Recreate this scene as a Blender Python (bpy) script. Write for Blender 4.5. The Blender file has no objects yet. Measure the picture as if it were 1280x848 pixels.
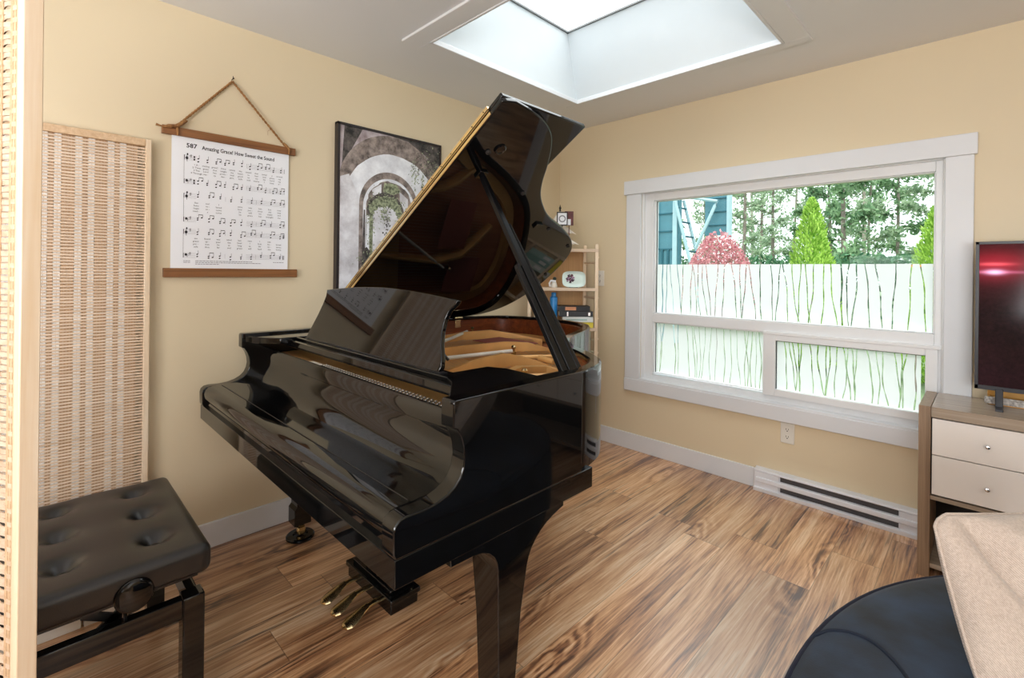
import bpy, bmesh, math, random
from mathutils import Vector, Matrix, noise
R = math.radians
scene = bpy.context.scene
COL = scene.collection
random.seed(7)

# ------------------------------------------------------------------ mesh builder
class MB:
    def __init__(s):
        s.v = []; s.f = []; s.m = []
    def face(s, idx, mi=0):
        s.f.append(tuple(idx)); s.m.append(mi)
    def add(s, vs, fs, mi=0):
        b = len(s.v); s.v.extend([tuple(p) for p in vs])
        for f in fs: s.face([b + i for i in f], mi)
        return b
    def box(s, x0, y0, z0, x1, y1, z1, mi=0):
        x0, x1 = min(x0, x1), max(x0, x1); y0, y1 = min(y0, y1), max(y0, y1); z0, z1 = min(z0, z1), max(z0, z1)
        s.add([(x0,y0,z0),(x1,y0,z0),(x1,y1,z0),(x0,y1,z0),(x0,y0,z1),(x1,y0,z1),(x1,y1,z1),(x0,y1,z1)],
              [(0,3,2,1),(4,5,6,7),(0,1,5,4),(1,2,6,5),(2,3,7,6),(3,0,4,7)], mi)
    def prism(s, poly, axis, a0, a1, mi=0):
        """poly 2-D: axis x -> (y,z), y -> (x,z), z -> (x,y)"""
        def P(p, a):
            return {'x': (a, p[0], p[1]), 'y': (p[0], a, p[1]), 'z': (p[0], p[1], a)}[axis]
        n = len(poly)
        b = len(s.v)
        s.v.extend([P(p, a0) for p in poly] + [P(p, a1) for p in poly])
        s.face([b + i for i in range(n)][::-1], mi); s.face([b + n + i for i in range(n)], mi)
        for i in range(n):
            j = (i + 1) % n
            s.face((b + i, b + j, b + n + j, b + n + i), mi)
    def tube(s, pts, r, n=8, mi=0, cap=True, closed=False):
        pts = [Vector(p) for p in pts]; k = len(pts)
        rs = r if isinstance(r, (list, tuple)) else [r] * k
        b = len(s.v)
        up = None
        for i, p in enumerate(pts):
            t = (pts[min(i + 1, k - 1)] - pts[max(i - 1, 0)])
            t.normalize()
            if up is None:
                up = Vector((0, 0, 1)) if abs(t.z) < .9 else Vector((1, 0, 0))
            a = t.cross(up)
            if a.length < 1e-6: a = t.cross(Vector((0, 1, 0)))
            a.normalize(); c = a.cross(t).normalized(); up = c
            for q in range(n):
                w = 2 * math.pi * q / n
                s.v.append(tuple(p + a * (math.cos(w) * rs[i]) + c * (math.sin(w) * rs[i])))
        for i in range(k - 1):
            for q in range(n):
                s.face((b + i*n + q, b + i*n + (q+1) % n, b + (i+1)*n + (q+1) % n, b + (i+1)*n + q), mi)
        if cap:
            s.face([b + q for q in range(n)][::-1], mi); s.face([b + (k-1)*n + q for q in range(n)], mi)
    def lathe(s, prof, c=(0,0,0), n=24, axis='z', mi=0):
        """prof list of (r, h)"""
        b = len(s.v); k = len(prof)
        for r, h in prof:
            for q in range(n):
                w = 2 * math.pi * q / n; a, d = r * math.cos(w), r * math.sin(w)
                p = {'z': (a, d, h), 'x': (h, a, d), 'y': (d, h, a)}[axis]
                s.v.append((c[0] + p[0], c[1] + p[1], c[2] + p[2]))
        for i in range(k - 1):
            for q in range(n):
                s.face((b + i*n + q, b + i*n + (q+1) % n, b + (i+1)*n + (q+1) % n, b + (i+1)*n + q), mi)
        s.face([b + q for q in range(n)][::-1], mi); s.face([b + (k-1)*n + q for q in range(n)], mi)
    def grid(s, fn, nu, nv, mi=0, flip=False, wu=False):
        b = len(s.v); cu = nu if wu else nu + 1
        for j in range(nv + 1):
            for i in range(cu): s.v.append(tuple(fn(i / nu, j / nv)))
        for j in range(nv):
            for i in range(nu):
                q = (b + j*cu + i, b + j*cu + (i+1) % cu, b + (j+1)*cu + (i+1) % cu, b + (j+1)*cu + i)
                s.face(q[::-1] if flip else q, mi)
    def strip(s, p0, p1, mi=0, closed=False):
        """quads between two point lists"""
        n = len(p0); b = len(s.v); s.v.extend([tuple(p) for p in p0] + [tuple(p) for p in p1])
        for i in range(n if closed else n - 1):
            j = (i + 1) % n
            s.face((b + i, b + j, b + n + j, b + n + i), mi)
    def xf(s, M, start=0):
        for i in range(start, len(s.v)): s.v[i] = tuple(M @ Vector(s.v[i]))
        return s
    def rounded(s, c, size, r, n=(8, 8, 4), mi=0, fn=None):
        """rounded box on a surface grid; fn moves a finished point"""
        hx, hy, hz = [q / 2 for q in size]; cache = {}
        def vert(x, y, z):
            key = (round(x, 5), round(y, 5), round(z, 5))
            if key in cache: return cache[key]
            q = Vector((max(-hx + r, min(hx - r, x)), max(-hy + r, min(hy - r, y)), max(-hz + r, min(hz - r, z))))
            d = Vector((x, y, z)) - q
            if d.length > 1e-9: q = q + d.normalized() * r
            p = fn(q) if fn else q
            s.v.append((p[0] + c[0], p[1] + c[1], p[2] + c[2])); cache[key] = len(s.v) - 1
            return cache[key]
        def side(o, du, dv, a, b):
            for i in range(a):
                for j in range(b):
                    P = [o + du * (ii / a) + dv * (jj / b) for ii, jj in ((i, j), (i+1, j), (i+1, j+1), (i, j+1))]
                    s.face([vert(*p) for p in P], mi)
        X, Y, Z = Vector((2*hx, 0, 0)), Vector((0, 2*hy, 0)), Vector((0, 0, 2*hz))
        o = Vector((-hx, -hy, -hz))
        side(o + Z, X, Y, n[0], n[1]); side(o + Y, X, -Y, n[0], n[1])
        side(o, X, Z, n[0], n[2]); side(o + X + Y, -X, Z, n[0], n[2])
        side(o + X, Y, Z, n[1], n[2]); side(o + Y, -Y, Z, n[1], n[2])

WM = {}
def mats(m): return m if isinstance(m, (list, tuple)) else [m]
def obj(name, mb, m, parent=None, bevel=None, smooth=38, world=True, label=None, seg=2, noflip=False):
    me = bpy.data.meshes.new(name)
    vs = mb.v
    if parent is not None and world:
        inv = WM[parent.name].inverted(); vs = [tuple(inv @ Vector(p)) for p in vs]
    me.from_pydata(vs, [], mb.f)
    for q in mats(m): me.materials.append(q)
    if any(mb.m): me.polygons.foreach_set('material_index', mb.m)
    if not noflip:
        bm = bmesh.new(); bm.from_mesh(me); bmesh.ops.recalc_face_normals(bm, faces=bm.faces); bm.to_mesh(me); bm.free()
    me.shade_smooth(); me.set_sharp_from_angle(angle=R(smooth)); me.update()
    o = bpy.data.objects.new(name, me); COL.objects.link(o)
    if parent is not None:
        o.parent = parent; WM[o.name] = WM[parent.name]
    else: WM[o.name] = Matrix.Identity(4)
    if bevel:
        b = o.modifiers.new('bevel', 'BEVEL'); b.width = bevel; b.segments = seg; b.limit_method = 'ANGLE'; b.angle_limit = R(40)
        b.harden_normals = False
    if label: o['label'] = label
    return o
def tag(o, label=None, cat=None, group=None, kind=None):
    if label: o['label'] = label
    if cat: o['category'] = cat
    if group: o['group'] = group
    if kind: o['kind'] = kind
    return o
def root(name, loc, label=None, cat=None, group=None, kind=None, rz=0):
    o = bpy.data.objects.new(name, None); COL.objects.link(o)
    o.location = loc; o.rotation_euler = (0, 0, rz); o.empty_display_size = .1
    WM[o.name] = Matrix.Translation(Vector(loc)) @ Matrix.Rotation(rz, 4, 'Z')
    return tag(o, label, cat, group, kind)
def mesh_thing(name, mb, m, label, cat, group=None, kind=None, **k):
    """one-mesh thing whose origin sits at the centre of its base"""
    xs = [p[0] for p in mb.v]; ys = [p[1] for p in mb.v]; zs = [p[2] for p in mb.v]
    c = Vector(((min(xs)+max(xs))/2, (min(ys)+max(ys))/2, min(zs)))
    mb.v = [tuple(Vector(p) - c) for p in mb.v]
    o = obj(name, mb, m, **k); o.location = c; WM[o.name] = Matrix.Translation(c)
    return tag(o, label, cat, group, kind)
def copy_tree(o, parent=None):
    c = o.copy(); COL.objects.link(c); c.parent = parent
    WM[c.name] = WM[o.name]
    for ch in list(o.children): copy_tree(ch, c)
    return c

def catmull(pts, n=8, closed=False):
    P = [Vector(p) for p in pts]; out = []; k = len(P)
    for i in range(k if closed else k - 1):
        p0 = P[(i-1) % k] if (closed or i > 0) else P[0]*2 - P[1]
        p1, p2 = P[i % k], P[(i+1) % k]
        p3 = P[(i+2) % k] if (closed or i + 2 < k) else P[-1]*2 - P[-2]
        for q in range(n):
            t = q / n
            out.append(.5*((2*p1) + (p2-p0)*t + (2*p0-5*p1+4*p2-p3)*t*t + (3*p1-p0-3*p2+p3)*t**3))
    if not closed: out.append(P[-1])
    return out

# ------------------------------------------------------------------ materials
def srgb(r, g, b):
    f = lambda c: (c/255/12.92) if c/255 <= .04045 else ((c/255+.055)/1.055)**2.4
    return (f(r), f(g), f(b), 1)
class NT:
    def __init__(s, name):
        s.mat = bpy.data.materials.new(name); s.mat.use_nodes = True
        s.t = s.mat.node_tree; s.t.nodes.clear()
        s.out = s.t.nodes.new('ShaderNodeOutputMaterial')
    def n(s, typ, **k):
        nd = s.t.nodes.new(typ)
        for a, b in k.items():
            if a.startswith('i_'):
                key = a[2:]; key = int(key) if key.isdigit() else key.replace('_', ' ')
                if hasattr(b, 'is_output'): s.t.links.new(b, nd.inputs[key])
                else: nd.inputs[key].default_value = b
            else: setattr(nd, a, b)
        return nd
    def l(s, a, b): s.t.links.new(a, b)
    def math(s, op, a, b=None, c=None):
        nd = s.t.nodes.new('ShaderNodeMath'); nd.operation = op
        for i, q in enumerate((a, b, c)):
            if q is None: continue
            if hasattr(q, 'is_output'): s.l(q, nd.inputs[i])
            else: nd.inputs[i].default_value = q
        return nd.outputs[0]
    def ramp(s, fac, stops, interp='LINEAR'):
        nd = s.t.nodes.new('ShaderNodeValToRGB'); cr = nd.color_ramp; cr.interpolation = interp
        while len(cr.elements) < len(stops): cr.elements.new(.5)
        for e, (p, c) in zip(cr.elements, stops):
            e.position = p; e.color = c if len(c) == 4 else (*c, 1)
        s.l(fac, nd.inputs[0]); return nd.outputs[0]
    def mix(s, fac, a, b, mode='MIX'):
        nd = s.t.nodes.new('ShaderNodeMix'); nd.data_type = 'RGBA'; nd.blend_type = mode
        for key, q in ((0, fac), (6, a), (7, b)):
            if hasattr(q, 'is_output'): s.l(q, nd.inputs[key])
            else: nd.inputs[key].default_value = q
        return nd.outputs[2]
    def pbr(s, color, rough=.5, metal=0, coat=0, spec=.5, bump=None, bstr=.2, bdist=.01, sheen=0, emit=None, estr=0, trans=0):
        p = s.t.nodes.new('ShaderNodeBsdfPrincipled')
        for key, q in (('Base Color', color), ('Roughness', rough), ('Metallic', metal), ('Coat Weight', coat), ('Specular IOR Level', spec), ('Sheen Weight', sheen), ('Emission Strength', estr), ('Transmission Weight', trans)):
            if hasattr(q, 'is_output'): s.l(q, p.inputs[key])
            else: p.inputs[key].default_value = q
        if coat: p.inputs['Coat Roughness'].default_value = .03
        if emit is not None:
            if hasattr(emit, 'is_output'): s.l(emit, p.inputs['Emission Color'])
            else: p.inputs['Emission Color'].default_value = emit
        if bump is not None:
            b = s.n('ShaderNodeBump', i_Strength=bstr, i_Distance=bdist, i_Height=bump); s.l(b.outputs[0], p.inputs['Normal'])
        s.l(p.outputs[0], s.out.inputs[0]); return s.mat
    def pos(s): return s.n('ShaderNodeNewGeometry').outputs['Position']
    def loc(s): return s.n('ShaderNodeTexCoord').outputs['Object']
    def noise(s, vec, scale, detail=3, rough=.5, dist=0, out='Fac'):
        nd = s.n('ShaderNodeTexNoise', i_Scale=scale, i_Detail=detail, i_Roughness=rough, i_Distortion=dist)
        s.l(vec, nd.inputs['Vector']); return nd.outputs[out]
    def mapv(s, vec, scale=(1,1,1), loc=(0,0,0), rot=(0,0,0)):
        nd = s.n('ShaderNodeMapping'); nd.inputs['Scale'].default_value = scale; nd.inputs['Location'].default_value = loc; nd.inputs['Rotation'].default_value = rot
        s.l(vec, nd.inputs['Vector']); return nd.outputs[0]

def plain(name, col, rough=.5, metal=0, coat=0, spec=.5, var=.06, vs=6, bstr=0, bs=80, sheen=0):
    t = NT(name); p = t.loc()
    nz = t.noise(p, vs, 4)
    dark = tuple(c*(1-var*2) for c in col[:3]) + (1,); lite = tuple(min(1, c*(1+var)) for c in col[:3]) + (1,)
    c = t.ramp(nz, [(.3, dark), (.7, lite)])
    bump = t.noise(p, bs, 3) if bstr else None
    return t.pbr(c, rough, metal, coat, spec, bump, bstr, .004, sheen)

def wood(name, c1, c2, axis='x', rough=.5, scale=1.0, coat=0, streak=30, bstr=.05):
    t = NT(name); p = t.loc()
    sc = {'x': (1.2, streak, streak), 'y': (streak, 1.2, streak), 'z': (streak, streak, 1.2)}[axis]
    v = t.mapv(p, tuple(q*scale for q in sc))
    a = t.noise(v, 1.0, 5, .6, .6)
    b = t.noise(t.mapv(p, tuple(q*scale*3 for q in sc)), 1.2, 3, .6)
    f = t.math('ADD', t.math('MULTIPLY', a, .7), t.math('MULTIPLY', b, .3))
    return t.pbr(t.ramp(f, [(.32, c2), (.5, tuple((x+y)/2 for x, y in zip(c1, c2))), (.66, c1)]), rough, 0, coat, .5, f, bstr, .003)

def floor_mat():
    t = NT('laminate_floor'); p = t.pos()
    sep = t.n('ShaderNodeSeparateXYZ', i_0=p); X, Y = sep.outputs[0], sep.outputs[1]
    W, L = .185, 1.25
    row = t.math('FLOOR', t.math('DIVIDE', X, W))
    wn = t.n('ShaderNodeTexWhiteNoise', noise_dimensions='1D'); t.l(row, wn.inputs['W'])
    yo = t.math('ADD', t.math('DIVIDE', Y, L), t.math('MULTIPLY', wn.outputs[0], 1.0))
    colm = t.math('FLOOR', yo)
    cmb = t.n('ShaderNodeCombineXYZ'); t.l(row, cmb.inputs[0]); t.l(colm, cmb.inputs[1])
    rn = t.n('ShaderNodeTexWhiteNoise', noise_dimensions='2D'); t.l(cmb.outputs[0], rn.inputs['Vector'])
    # every plank looks at its own piece of the grain
    off = t.n('ShaderNodeVectorMath', operation='SCALE'); t.l(rn.outputs['Color'], off.inputs[0]); off.inputs['Scale'].default_value = 23.0
    vv = t.n('ShaderNodeVectorMath', operation='ADD'); t.l(p, vv.inputs[0]); t.l(off.outputs[0], vv.inputs[1])
    g = vv.outputs[0]
    gs = t.n('ShaderNodeSeparateXYZ', i_0=g)
    wn2 = t.noise(t.mapv(g, (2.6, .8, 1)), 1.0, 2, .5); wn3 = t.noise(t.mapv(g, (5.0, 1.6, 1), (3, 7, 0)), 1.0, 2, .5)
    xw = t.math('ADD', gs.outputs[0], t.math('ADD', t.math('MULTIPLY', wn2, .055), t.math('MULTIPLY', wn3, .014)))
    g2 = t.n('ShaderNodeCombineXYZ'); t.l(xw, g2.inputs[0]); t.l(gs.outputs[1], g2.inputs[1])
    fine = t.noise(t.mapv(g2.outputs[0], (120, 4.0, 1)), 1.0, 4, .65)
    broad = t.noise(t.mapv(g2.outputs[0], (26, 1.1, 1)), 1.0, 4, .6)
    tone = t.noise(t.mapv(g2.outputs[0], (7, .8, 1), (4, 1, 0)), 1.0, 2, .5)
    knot = t.n('ShaderNodeTexVoronoi', i_Scale=1.0); t.l(t.mapv(g, (4.2, .95, 1)), knot.inputs['Vector'])
    kd = knot.outputs['Distance']
    kn = t.noise(t.mapv(g, (9, 4, 1)), 1.0, 3, .55)
    rings = t.math('MULTIPLY_ADD', t.math('SINE', t.math('MULTIPLY', t.math('ADD', kd, t.math('MULTIPLY', kn, .42)), 62.0)), .5, .5)
    kmask = t.ramp(t.math('ADD', kd, t.math('MULTIPLY', kn, .2)), [(.22, (1,1,1)), (.46, (0,0,0))])
    f = t.math('ADD', t.math('ADD', t.math('MULTIPLY', fine, .36), t.math('MULTIPLY', broad, .36)), t.math('MULTIPLY', tone, .28))
    f = t.math('ADD', f, t.math('MULTIPLY', t.math('MULTIPLY', t.math('SUBTRACT', rings, .62), kmask), .13))
    c = t.ramp(f, [(.375, srgb(80, 48, 34)), (.43, srgb(144, 99, 68)), (.475, srgb(186, 137, 96)), (.53, srgb(212, 168, 126)), (.60, srgb(234, 203, 168))])
    # dark mineral streaks
    stz = t.noise(t.mapv(g2.outputs[0], (44, 1.3, 1), (5, 3, 0)), 1.0, 4, .7)
    stm = t.noise(t.mapv(g2.outputs[0], (5, 1.2, 1), (9, 3, 0)), 1.0, 2, .5)
    stf = t.math('MULTIPLY', t.ramp(stz, [(.52, (0,0,0)), (.62, (1,1,1))]), t.ramp(stm, [(.46, (0,0,0)), (.60, (1,1,1))]))
    c = t.mix(t.math('MULTIPLY', stf, .9), c, srgb(70, 46, 36))
    tint = t.ramp(rn.outputs[0], [(0, (.80, .78, .78)), (.5, (1.0, .985, .97)), (1, (1.16, 1.13, 1.10))])
    c = t.mix(1.0, c, tint, 'MULTIPLY')
    fx = t.math('FRACT', t.math('DIVIDE', X, W)); fy = t.math('FRACT', yo)
    ex = t.math('MINIMUM', fx, t.math('SUBTRACT', 1.0, fx)); ey = t.math('MINIMUM', fy, t.math('SUBTRACT', 1.0, fy))
    seam = t.math('MAXIMUM', t.math('LESS_THAN', ex, .006), t.math('LESS_THAN', ey, .0011))
    c = t.mix(t.math('MULTIPLY', seam, .55), c, srgb(60, 38, 24))
    h = t.math('SUBTRACT', t.math('MULTIPLY', fine, .3), seam)
    rough = t.ramp(broad, [(.3, (.30,)*3), (.7, (.40,)*3)])
    m_ = t.pbr(c, rough, 0, .55, 1.0, h, .12, .002)
    pn_ = [q for q in m_.node_tree.nodes if q.type == 'BSDF_PRINCIPLED'][0]; pn_.inputs['Coat Roughness'].default_value = .26; pn_.inputs['Coat IOR'].default_value = 1.6
    return m_

def wall_mat(name, col):
    t = NT(name); p = t.pos()
    nz = t.noise(p, 180, 3); lo = t.noise(p, 1.2, 2)
    c = t.ramp(lo, [(.3, tuple(q*.97 for q in col[:3])), (.7, col[:3])])
    return t.pbr(c, .42, 0, 0, .35, nz, .06, .003)

def glass_mat(name, tint=(.94, 1, .98, 1), refl=.09):
    t = NT(name)
    tr = t.n('ShaderNodeBsdfTransparent', i_Color=tint)
    gl = t.n('ShaderNodeBsdfGlossy', i_Roughness=0.0)
    lw = t.n('ShaderNodeLayerWeight', i_Blend=.25)
    m = t.n('ShaderNodeMixShader'); t.l(t.math('MULTIPLY', lw.outputs['Fresnel'], refl*3), m.inputs[0])
    t.l(tr.outputs[0], m.inputs[1]); t.l(gl.outputs[0], m.inputs[2]); t.l(m.outputs[0], t.out.inputs[0])
    return t.mat

def film_mat():
    t = NT('frosted_film')
    a = t.n('ShaderNodeBsdfTranslucent', i_Color=(.76, .765, .775, 1)); b = t.n('ShaderNodeBsdfDiffuse', i_Color=(.85, .89, .88, 1))
    m = t.n('ShaderNodeMixShader', i_Fac=.22); t.l(a.outputs[0], m.inputs[1]); t.l(b.outputs[0], m.inputs[2])
    t.l(m.outputs[0], t.out.inputs[0]); return t.mat

def leaf_mat(name, c1, c2, trans=.35, scale=1.6):
    t = NT(name); p = t.loc()
    nz = t.noise(p, scale, 4, .7)
    rn = t.n('ShaderNodeNewGeometry').outputs['Random Per Island']
    f = t.math('ADD', t.math('MULTIPLY', nz, .6), t.math('MULTIPLY', rn, .4))
    c = t.ramp(f, [(.25, c1), (.75, c2)])
    d = t.n('ShaderNodeBsdfDiffuse', i_Color=c); tr = t.n('ShaderNodeBsdfTranslucent', i_Color=c)
    m = t.n('ShaderNodeMixShader', i_Fac=trans); t.l(d.outputs[0], m.inputs[1]); t.l(tr.outputs[0], m.inputs[2])
    t.l(m.outputs[0], t.out.inputs[0]); return t.mat

M = {}
M['wall'] = wall_mat('cream_paint', srgb(222, 206, 175))
M['ceil'] = wall_mat('ceiling_paint', srgb(226, 227, 229))
M['white'] = plain('white_trim_paint', srgb(222, 224, 227), .35, var=.01)
M['vinyl'] = plain('white_vinyl', srgb(230, 231, 232), .3, var=.01)
M['shaft'] = plain('shaft_paint', srgb(208, 214, 217), .6, var=.01)
M['floor'] = floor_mat()
M['glass'] = glass_mat('window_glass', (.985, 1, .995, 1), .055)
M['film'] = film_mat()
M['black'] = plain('black_lacquer', (.003, .003, .0032, 1), .04, 0, .0, .5, var=.0)
M['blacksoft'] = plain('satin_black', (.012, .012, .013, 1), .28, spec=.5, var=.05)
M['mahog'] = wood('mahogany_lining', srgb(142, 72, 34), srgb(84, 36, 18), 'y', .28, coat=.3)
M['gold'] = plain('bronze_plate', srgb(224, 172, 106), .38, .25, var=.06, vs=10)
M['brass'] = plain('polished_brass', (.80, .62, .34, 1), .22, 1, var=.04)
M['chrome'] = plain('bright_steel', (.75, .76, .78, 1), .18, 1, var=.02)
M['steel'] = plain('string_steel', (.55, .52, .48, 1), .3, 1, var=.04)
M['spruce'] = wood('spruce_board', srgb(196, 128, 88), srgb(160, 92, 60), 'y', .4)
M['felt'] = plain('white_felt', srgb(222, 216, 204), .9, var=.08)
M['redfelt'] = plain('red_felt', srgb(150, 78, 66), .9)
M['leather'] = plain('black_leather', (.011, .0105, .0105, 1), .31, spec=.6, var=.1, vs=30, bstr=.12, bs=420)
M['blackmatte'] = plain('black_ebonised', (.004, .004, .0045, 1), .22, spec=.22, var=.0)
M['bamboo'] = wood('pale_pine', srgb(236, 220, 198), srgb(220, 192, 156), 'z', .5, streak=38)
M['slat'] = wood('woven_bamboo', srgb(220, 192, 156), srgb(188, 152, 116), 'y', .55, streak=70)
M['slatx'] = wood('woven_bamboo_pale', srgb(226, 206, 184), srgb(196, 168, 140), 'x', .55, streak=70)
M['weave'] = wood('tan_weave', srgb(190, 154, 116), srgb(158, 122, 88), 'z', .6, streak=60)
M['lit_gap'] = plain('white_lit_gap', srgb(240, 236, 230), .6, var=.02)  # white strips stand in for the bright wall seen between the slats
M['walnut'] = wood('stained_bar', srgb(158, 106, 62), srgb(106, 66, 34), 'y', .45, streak=45)
M['paper'] = plain('white_paper', srgb(240, 242, 247), .8, var=.01)
M['ink'] = plain('printing_ink', srgb(38, 36, 42), .8, var=.05)
M['inkgrey'] = plain('grey_ink', srgb(138, 136, 142), .8, var=.05)
M['rope'] = wood('jute_rope', srgb(176, 128, 76), srgb(116, 76, 40), 'z', .8, streak=120, bstr=.4)
M['iron'] = plain('dark_iron', srgb(60, 48, 38), .5, .6)
M['greyoak'] = wood('grey_oak', srgb(158, 132, 106), srgb(120, 96, 74), 'z', .4, streak=60)
M['greyoak_sheen'] = wood('grey_oak_sheen', srgb(172, 156, 138), srgb(140, 122, 104), 'x', .22, streak=60)  # paler, greyer copy of the oak with window sheen put into its colour
M['drawer'] = plain('drawer_laminate', srgb(226, 218, 210), .4, var=.01)
M['dark'] = plain('dark_interior', srgb(34, 28, 24), .7)
M['tvbody'] = plain('tv_plastic', srgb(34, 34, 40), .35, var=.02)
M['velvet'] = plain('navy_velvet', srgb(21, 38, 58), .8, var=.42, vs=8, bstr=.1, bs=300, sheen=.06)
M['linen'] = None
M['heater'] = plain('heater_enamel', srgb(228, 229, 234), .35, var=.01)
M['plastic'] = plain('white_plastic', srgb(226, 222, 212), .4, var=.01)
M['blackhole'] = plain('socket_black', srgb(24, 22, 20), .6)

def linen():
    t = NT('beige_knit'); p = t.loc()
    w1 = t.n('ShaderNodeTexWave', wave_type='BANDS', bands_direction='DIAGONAL', i_Scale=110.0, i_Distortion=2.5, i_Detail=2.0, i_Detail_Scale=3.0)
    t.l(p, w1.inputs['Vector'])
    nz = t.noise(p, 160, 3, .6); lo = t.noise(p, 7, 3, .6)
    f = t.math('ADD', t.math('MULTIPLY', w1.outputs['Fac'], .25), t.math('ADD', t.math('MULTIPLY', nz, .45), t.math('MULTIPLY', lo, .3)))
    c = t.ramp(f, [(.3, srgb(164, 147, 134)), (.7, srgb(206, 190, 176))])
    return t.pbr(c, .92, 0, 0, .2, f, .35, .003, .3)
M['linen'] = linen()

# ------------------------------------------------------------------ setting
XW, YB = 4.45, -5.2          # right wall, back wall
H = 2.44
def structure(name, mb, m, **k):
    o = obj(name, mb, m, **k); o['kind'] = 'structure'; return o
mb = MB(); mb.box(-.14, YB-.1, -.12, XW+.1, .14, 0); structure('floor', mb, M['floor'])
mb = MB(); mb.box(-.14, YB-.1, 0, 0, .14, H+.1); structure('wall_left', mb, M['wall'])
mb = MB(); mb.box(XW, YB-.1, 0, XW+.1, .14, H+.1); structure('wall_right', mb, M['wall'])
mb = MB(); mb.box(0, YB-.1, 0, XW, YB, H+.1); structure('wall_back', mb, M['wall'])
# window wall with its opening
WX0, WX1, WZ0, WZ1 = .765, 2.395, .50, 1.868
mb = MB()
mb.box(0, 0, 0, WX0, .14, H+.1); mb.box(WX1, 0, 0, XW, .14, H+.1); mb.box(WX0, 0, 0, WX1, .14, WZ0); mb.box(WX0, 0, WZ1, WX1, .14, H+.1)
structure('wall_window', mb, M['wall'])
# ceiling with skylight hole
SX0, SX1, SY0, SY1 = .556, 1.826, -1.722, -.512
mb = MB()
mb.box(0, YB, H, SX0, 0, H+.1); mb.box(SX1, YB, H, XW, 0, H+.1); mb.box(SX0, SY1, H, SX1, 0, H+.1); mb.box(SX0, YB, H, SX1, SY0, H+.1)
structure('ceiling', mb, M['ceil'])
mb = MB()
T = .012
for a in ((SX0-.093, SY1, SX1+.105, SY1+.062), (SX0-.093, SY0-.10, SX1+.105, SY0), (SX0-.093, SY0, SX0, SY1), (SX1, SY0, SX1+.105, SY1)):
    mb.box(a[0], a[1], H-T, a[2], a[3], H+.001)
structure('trim_1', mb, M['ceil'], bevel=.002)
# skylight: shaft + glazing
sk = root('window_2', ((SX0+SX1)/2, (SY0+SY1)/2, H), kind='structure')
zt = 2.86; tx0, tx1, ty0, ty1 = .565, 1.80, -1.60, -.632
mb = MB()
b0 = [(SX0,SY0,H-.013),(SX1,SY0,H-.013),(SX1,SY1,H-.013),(SX0,SY1,H-.013)]; t0 = [(tx0,ty0,zt),(tx1,ty0,zt),(tx1,ty1,zt),(tx0,ty1,zt)]
mb.strip(b0, t0, closed=True)
b1 = [(SX0-.05,SY0-.05,H+.02),(SX1+.05,SY0-.05,H+.02),(SX1+.05,SY1+.05,H+.02),(SX0-.05,SY1+.05,H+.02)]; t1 = [(tx0-.08,ty0-.08,zt),(tx1+.08,ty0-.08,zt),(tx1+.08,ty1+.08,zt),(tx0-.08,ty1+.08,zt)]
mb.strip(b1, t1, closed=True); mb.strip(t0, t1, closed=True)
obj('shaft', mb, M['shaft'], sk, noflip=False)
mb = MB()   # narrow bead around the foot of the shaft
for a in ((SX0, SY1-.014, SX1, SY1), (SX0, SY0, SX1, SY0+.014), (SX0, SY0, SX0+.014, SY1), (SX1-.014, SY0, SX1, SY1)):
    mb.box(a[0], a[1], H-.016, a[2], a[3], H+.012)
obj('bead', mb, M['white'], sk, bevel=.003)
mb = MB()
f = .03
for a in ((tx0-.05, ty1-.012, tx1+.05, ty1+.05), (tx0-.05, ty0-.05, tx1+.05, ty0+.012), (tx0-.05, ty0, tx0+.012, ty1), (tx1-.012, ty0, tx1+.05, ty1)):
    mb.box(a[0], a[1], zt+.002, a[2], a[3], zt+.012)
obj('curb', mb, plain('grey_curb', srgb(150, 152, 152), .5), sk)
mb = MB(); mb.box(tx0-.04, ty0-.04, zt+.014, tx1+.04, ty1+.04, zt+.020); obj('pane', mb, M['glass'], sk)
# roof slab so no light leaks between shaft and ceiling
mb = MB()
for a in ((-.14, YB-.1, tx0-.05, .14), (tx1+.05, YB-.1, XW+.1, .14), (tx0-.05, ty1+.05, tx1+.05, .14), (tx0-.05, YB-.1, tx1+.05, ty0-.05)):
    mb.box(a[0], a[1], zt+.0, a[2], a[3], zt+.012)
structure('roof', mb, M['ceil'])
# baseboards
def board(mb, x0, y0, x1, y1, h=.117):
    mb.box(x0, y0, 0, x1, y1, h)
mb = MB(); mb.box(0, YB, 0, .014, 0, .117); structure('baseboard_left', mb, M['white'], bevel=.003)
mb = MB(); mb.box(.014, -.014, 0, 1.552, 0, .117); mb.box(2.34, -.014, 0, XW, 0, .117); structure('baseboard_window', mb, M['white'], bevel=.003)
mb = MB(); mb.box(.014, YB, 0, XW, YB+.014, .117); structure('baseboard_back', mb, M['white'], bevel=.003)

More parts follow.
